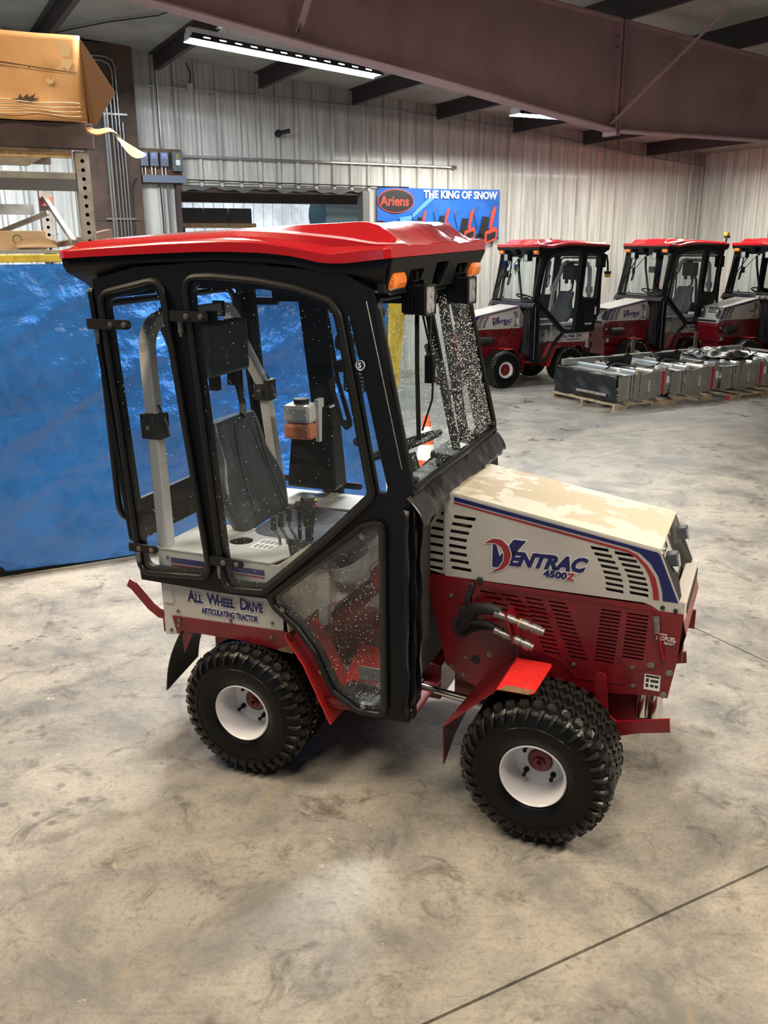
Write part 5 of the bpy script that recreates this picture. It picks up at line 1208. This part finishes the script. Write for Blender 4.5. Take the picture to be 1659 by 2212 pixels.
# ============================================================ TRACTORS
T1 = build_tractor('compact_tractor', 'nearest red and white articulated tractor with cab, whole in view in the foreground', 'cabbed articulated tractors', art=radians(-1.294), roll=radians(1.05))
T1.location = (.188, 3.519, 0); T1.rotation_euler = (0, 0, radians(-22.2))
WM.clear()
TA = build_tractor('compact_tractor', 'red and white tractor with cab by the back wall, leftmost of the far row', 'cabbed articulated tractors', far=True)
TA.location = (2.107, 14.142, 0); TA.rotation_euler = (0, 0, radians(207.4))
TB = copy_tree(TA); TB.location = (4.44, 15.53, 0); TB.rotation_euler = (0, 0, radians(206.3)); TB['label'] = 'red and white tractor with cab, middle one of the far row'
TC = build_tractor('compact_tractor', 'red tractor with plain pale hood at the right picture edge of the far row', 'cabbed articulated tractors', far=True, variant=2)
TC.location = (6.344, 15.62, 0); TC.rotation_euler = (0, 0, radians(206.5))
for T_, vv in ((TC, 2),):
    tm = XZL(.2495) @ Matrix.Translation((-.36, .96, 0))
    MB().text('VENTRAC', .05, tm, th=.001, shear=.35, off=.001, sx=.75).build('hood_lettering', RUB, T_, label='small dark hood lettering')
    MB().curve([[(-.85, 1.03), (-.30, 1.12), (-.30, 1.135), (-.62, 1.09), (-.62, 1.075), (-.86, 1.045)]], .001, XZL(.2495)).build('stripe', NAVY, T_)
# convex mirrors and beacons of the far tractors
def far_pt(T_, x, y, z): return T_.matrix_basis @ Vector((x, y, z))
for T_ in (TA, TB, TC):
    T_.matrix_basis = Matrix.Translation(T_.location) @ Matrix.Rotation(T_.rotation_euler.z, 4, 'Z')
MB().lathe([(0, .03), (.075, .01), (.082, 0), (.075, -.012), (0, -.015)], n=24, ax='x').build('round_mirror', CHROME, TA, Matrix.Translation((.12, .05, 1.72)), smooth=True)
MB().tube([(.10, .05, 1.73), (.06, .10, 1.85), (.03, .12, 1.93)], .008, n=6).build('mirror_arm', BLACK, TA)
MB().prism(rpoly([(-.07, -.05), (.07, -.05), (.07, .05), (-.07, .05)], .02), 0, .02, Matrix.Translation((.14, .30, 1.66)) @ YZ(0)).build('square_mirror', RUB, TB)
def bc(T_, hang):
    P = (-1.34, .40, 1.62) if hang else (-1.30, .42, 2.16)
    b_ = MB()
    if hang:
        b_.tube([(-1.20, .42, 1.93), (-1.33, .42, 1.90), (-1.36, .42, 1.78), (-1.37, .42, 1.66)], .016, n=8); b_.b2(-1.27, -1.17, .36, .48, 1.72, 1.92)
    else: b_.tube([(-1.24, .42, 1.75), (-1.30, .42, 1.95), (-1.33, .42, 2.15)], .014, n=8); b_.b2(-1.27, -1.17, .36, .48, 1.68, 1.86)
    q = b_.build('beacon_bracket', BLACK, T_)
    z0, d, x0 = (1.66, -1, -1.37) if hang else (2.15, 1, -1.33)
    MB().cyl((x0, .42, z0), (x0, .42, z0+.04*d), .055, .05, n=14).build('beacon_base', RUB, q, smooth=True)
    MB().lathe([(.046, .04*d), (.044, .09*d), (0, .10*d)], o=(x0, .42, z0), n=16, ax='z').build('beacon_dome', mat('beacon_yellow', (.85, .45, .02), .15, coat=1), q, smooth=True, label='yellow beacon dome')
bc(TA, True); bc(TB, False)
for T_ in (TA, TB, TC):     # paper tags on the hoods
    MB().box((.20, .256, .955), (.035, .003, .085), ry=.1).build('paper_tag', DWHITE, T_)
# ============================================================ SILVER DECKS ON PALLETS
SIL = mat('deck_silver', (.34, .34, .33), .40, metal=.55, var=.15, vscale=5); SILB = mat('deck_silver_blue', (.45, .52, .56), .3, metal=.5); BRZ = mat('deck_shade', (.22, .20, .19), .4, metal=.5); COVER = mat('cover_vinyl', (.008, .009, .012), .38, spec=.35, coat=.12, bump=.6, bscale=16)
REFL = mat('reflector_red', (.45, .01, .02), .3)
def deck(s0, lb, cover=True, partial=False):
    T = empty('mower_deck', bp(s0, 8.80, .018), BE, label=lb, cat='mower deck', group='silver mower decks on pallets')
    # local x = along the row, y = away from camera, z up; base z .08
    c = MB().curve([rpoly([(.02, .07), (.17, .09), (.18, .405), (.01, .395)], .01)], .006, XZR(.02)).build('side_plate', SIL, T, bevel=.002)
    MB().b2(.17, .26, .03, .06, .09, .40).build('side_strut', BRZ, T)
    for x in (.185, .24): MB().b2(x-.012, x+.012, 0, .05, .09, .41).build('side_strut', SIL, T, bevel=.002)
    MB().curve([[(.27, .08), (.36, .05), (.37, .40), (.28, .405)]], .006, Matrix.Translation((0, .0, 0)) @ XZR(.01)).build('side_plate', SILB if False else SIL, T)
    sp = MB().curve([[(.365, .05), (.68, .09), (.69, .445), (.375, .40)]], .008, XZR(-.005)).build('side_plate', BRZ if False else SIL, T, bevel=.002)
    MB().text('VENTRAC', .035, XZR(-.0105) @ Matrix.Translation((.535, .16, 0)) @ Matrix.Rotation(radians(90), 4, 'Z'), th=.001, shear=.3, off=.001).build('side_lettering', DWHITE, sp, label='small upright white side lettering')
    MB().curve([rpoly([(-.005, .0), (.02, .02), (.02, .05), (-.0, .04)], .005)], .001, XZR(-.0105) @ Matrix.Translation((.50, .13, 0))).build('logo_mark', DRED, sp)
    MB().b2(.70, .735, -.015, .03, .10, .43).build('side_strut', SIL, T); 
    rs = MB().b2(.742, .775, -.02, .02, .12, .425).build('reflector_strip', REFL, T)
    MB().curve([rpoly([(.78, .09), (.86, .13), (.90, .30), (.88, .44), (.78, .45)], .02)], .008, XZR(-.005)).build('end_plate', SIL, T, bevel=.002)
    MB().b2(.83, .87, -.014, -.009, .26, .35).build('label_plate', DWHITE, T)
    # far side, cross tubes, top hardware
    MB().curve([[(.02, .07), (.86, .10), (.86, .42), (.02, .40)]], .006, XZR(1.25)).build('side_plate', SIL, T)
    MB().add([(.02, .0, .40), (.02, 1.25, .40), (.30, 1.25, .405), (.30, .0, .405)], [(0, 1, 2, 3)]).build('deck_top', SIL, T, solid=.004)
    MB().cyl((.30, .02, .43), (.30, 1.22, .43), .030, n=12).build('cross_tube', SILB, T, smooth=True)
    MB().cyl((.62, .02, .40), (.62, 1.22, .40), .05, n=14).build('cross_tube', SIL, T, smooth=True)
    MB().b2(.80, .85, 0, 1.25, .40, .47).build('rear_rail', SIL, T, bevel=.004)
    MB().b2(.30, .34, .0, .05, .40, .46).build('corner_bracket', PALW, T); 
    MB().b2(.05, .80, 1.18, 1.25, .42, .50).build('rear_rail', SIL, T, bevel=.004)
    if cover:
        MB().curve([rpoly([(.25, .42), (.75, .42), (.78, .56), (.70, .60), (.45, .55)], .03)], .02, XZR(.62)).build('hitch_arm', RUB, T, bevel=.004)
        MB().b2(.30, .62, .58, .66, .52, .58).build('hitch_arm', RUB, T, bevel=.01)
    MB().tube([(.20, .5, .43), (.32, .45, .50), (.50, .42, .47), (.68, .30, .43), (.80, .20, .47)], .012, n=6).build('hydraulic_hose', RUB, T, smooth=True)
    MB().tube([(.30, .70, .50), (.22, .66, .56), (.26, .58, .52), (.33, .60, .47)], .010, n=6).build('hydraulic_hose', RUB, T, smooth=True)
    for x, y in ((.05, .06), (.68, .03), (.78, .60)): MB().b2(x, x+.05, y, y+.05, .45, .49).build('label_plate', DWHITE, T)
    if cover:
        def cv(u, v): return (-.03-.025*sin(u*pi)*sin(v*2.2)-.012*sin(u*19+v*5)-.02*sin(v*9+u*4)*.5, .0+1.28*u, .405-.345*v-.03*sin(u*9)*v*.3)
        MB().grid(cv, 40, 14).build('front_cover', COVER, T, smooth=80, solid=.004)
        MB().grid(lambda u, v: (-.03+.10*v, 1.28*u, .408+.004*sin(u*20)+.0*v), 30, 2).build('front_cover', COVER, T, smooth=80, solid=.004)
        MB().b2(-.075, -.065, .15, .75, .13, .165).build('cover_slot', RST, T)
    return T
deck(8.10, 'silver mower deck with black vinyl front cover, leftmost of the row')
deck(9.02, 'silver mower deck, second of the row, standing behind the front-left one')
d3 = deck(9.98, 'silver mower deck with crumpled black plastic on top, third of the row', cover=False)
d4 = deck(10.88, 'silver mower deck cut by the right picture edge, fourth of the row', cover=False)
MB().text('MTE', .05, XZR(-.014) @ Matrix.Translation((.05, .27, 0)), off=.002).build('tag_lettering', DWHITE, d4, label='white tag lettering')
MB().b2(.03, .17, -.012, -.008, .24, .34).build('tag_plate', NAVY, d4)
def plast(u, v): return (.15+.75*u, .15+.9*v, .50+.10*sin(u*3.1)*sin(v*3.1)+.015*sin(u*17+v*9)+.012*sin(v*23-u*5))
tag(MB().grid(plast, 30, 30).build('plastic_sheet', COVER, None, Matrix.Translation(bp(9.98, 8.8, 0)) @ Matrix.Rotation(BE, 4, 'Z'), smooth=180, solid=.004), 'crumpled shiny black plastic sheet over the third mower deck', 'plastic sheet')
for (s_, h_, lb) in ((9.57, .74, 'upright rusty steel post standing behind the second mower deck'), (10.85, .75, 'upright rusty steel post standing behind the fourth mower deck')):
    tag(MB().b2(-.03, .03, -.012, .012, 0, h_).build('steel_post', mat('rusty_steel', (.16, .11, .07), .6, var=.4, vscale=14), None, Matrix.Translation(bp(s_, 10.15, 0)) @ Matrix.Rotation(BE, 4, 'Z')), lb, 'post')
def pallet(s0, t0, w, d, lb, end_red=False):
    T = empty('wooden_pallet', bp(s0, t0, 0), BE, label=lb, cat='pallet')
    for y in (0, d/2-.02, d-.04):
        out = [(0, 0), (w*.12, 0), (w*.14, .045), (w*.36, .045), (w*.38, 0), (w*.62, 0), (w*.64, .045), (w*.86, .045), (w*.88, 0), (w, 0), (w, .055), (0, .055)]
        MB().curve([out], .036, XZR(y+.02) @ I4).build('stringer', PALW, T)
    n = 7
    for i in range(n): MB().b2(i*(w-.09)/(n-1), i*(w-.09)/(n-1)+.09, 0, d, .055, .068).build('deck_board', PALW, T)
    if end_red: MB().b2(-.004, .0, .0, .045, .0, .068).build('red_end', REFL, T)
pallet(7.98, 8.72, 1.75, 1.3, 'pale wooden pallet under the two left silver decks')
pallet(9.88, 8.55, 1.75, 1.3, 'pale wooden pallet with a red painted corner under the right silver decks', True)
# litter on the floor by the deck
tag(MB().tube([tuple(bp(7.85, 9.2, .008)), tuple(bp(7.95, 9.1, .02)), tuple(bp(8.0, 9.0, .008))], .008, n=5).build('metal_scrap', WORN), 'tiny bent metal scrap on the floor before the front-left deck', 'scrap')
# ============================================================ WATER DROPS (real drops on the glass)
def drops(pts_normals, par, W, name='water_drops'):
    c = MB()
    for p, n_, r in pts_normals:
        n_ = n_.normalized(); a = n_.orthogonal().normalized(); b = n_.cross(a); o = len(c.v); k = 6
        for i in range(k): q = 2*pi*i/k; c.v.append(tuple(p+a*r*cos(q)+b*r*sin(q)))
        for i in range(k): q = 2*pi*i/k; c.v.append(tuple(p+(a*cos(q)+b*sin(q))*r*.7+n_*r*.5))
        c.v.append(tuple(p+n_*r*.7))
        for i in range(k): j = (i+1) % k; c.f.append((o+i, o+j, o+k+j, o+k+i)); c.f.append((o+k+i, o+k+j, o+2*k))
    return c.build(name, DROP, par, W, smooth=180, kind='stuff', fixn=False)
rn = random.Random(21)
K1 = Matrix.Translation((0, -.55, 1.3)) @ Matrix.Rotation(radians(1.05), 4, 'X') @ Matrix.Translation((0, .55, -1.3))
L_ = []
wn = Vector((.976, 0, .215))
while len(L_) < 4200:
    y = rn.uniform(-.49, .50); v = rn.uniform(.03, .95)
    u = (y+.49)/.99
    # wiped fan on the near half is emptier, the far and lower part wetter
    w_ = .22 + .75*max(0, u-.35)/.65 + .35*(1-v)*u
    if rn.random() > w_: continue
    p = Vector((.112-.138*v, y, 1.255+.64*v))+wn*.0085
    L_.append((p, wn, rn.choice((.001, .0012, .0015, .0018, .0024))))
drops(L_, T1, K1)
def inpoly(x, z, P):
    c = False
    for i in range(len(P)):
        a, b = P[i-1], P[i]
        if (a[1] > z) != (b[1] > z) and x < (b[0]-a[0])*(z-a[1])/(b[1]-a[1])+a[0]: c = not c
    return c
L_ = []
for P, n_, zb in ((DWIN, 420, 1.15), (LWIN, 520, 2), (QWIN, 160, 3)):
    k = 0; Q = inset(P, .02)
    while k < n_:
        x = rn.uniform(min(p[0] for p in Q), max(p[0] for p in Q)); z = rn.uniform(min(p[1] for p in Q), max(p[1] for p in Q))
        if not inpoly(x, z, Q): continue
        if zb == 1.15 and rn.random() < .65 and z > 1.2: continue
        L_.append((Vector((x, -.5525, z)), Vector((0, -1, 0)), rn.choice((.0008, .001, .0013, .0018)))); k += 1
drops(L_, T1, K1)
bpy.context.view_layer.update()
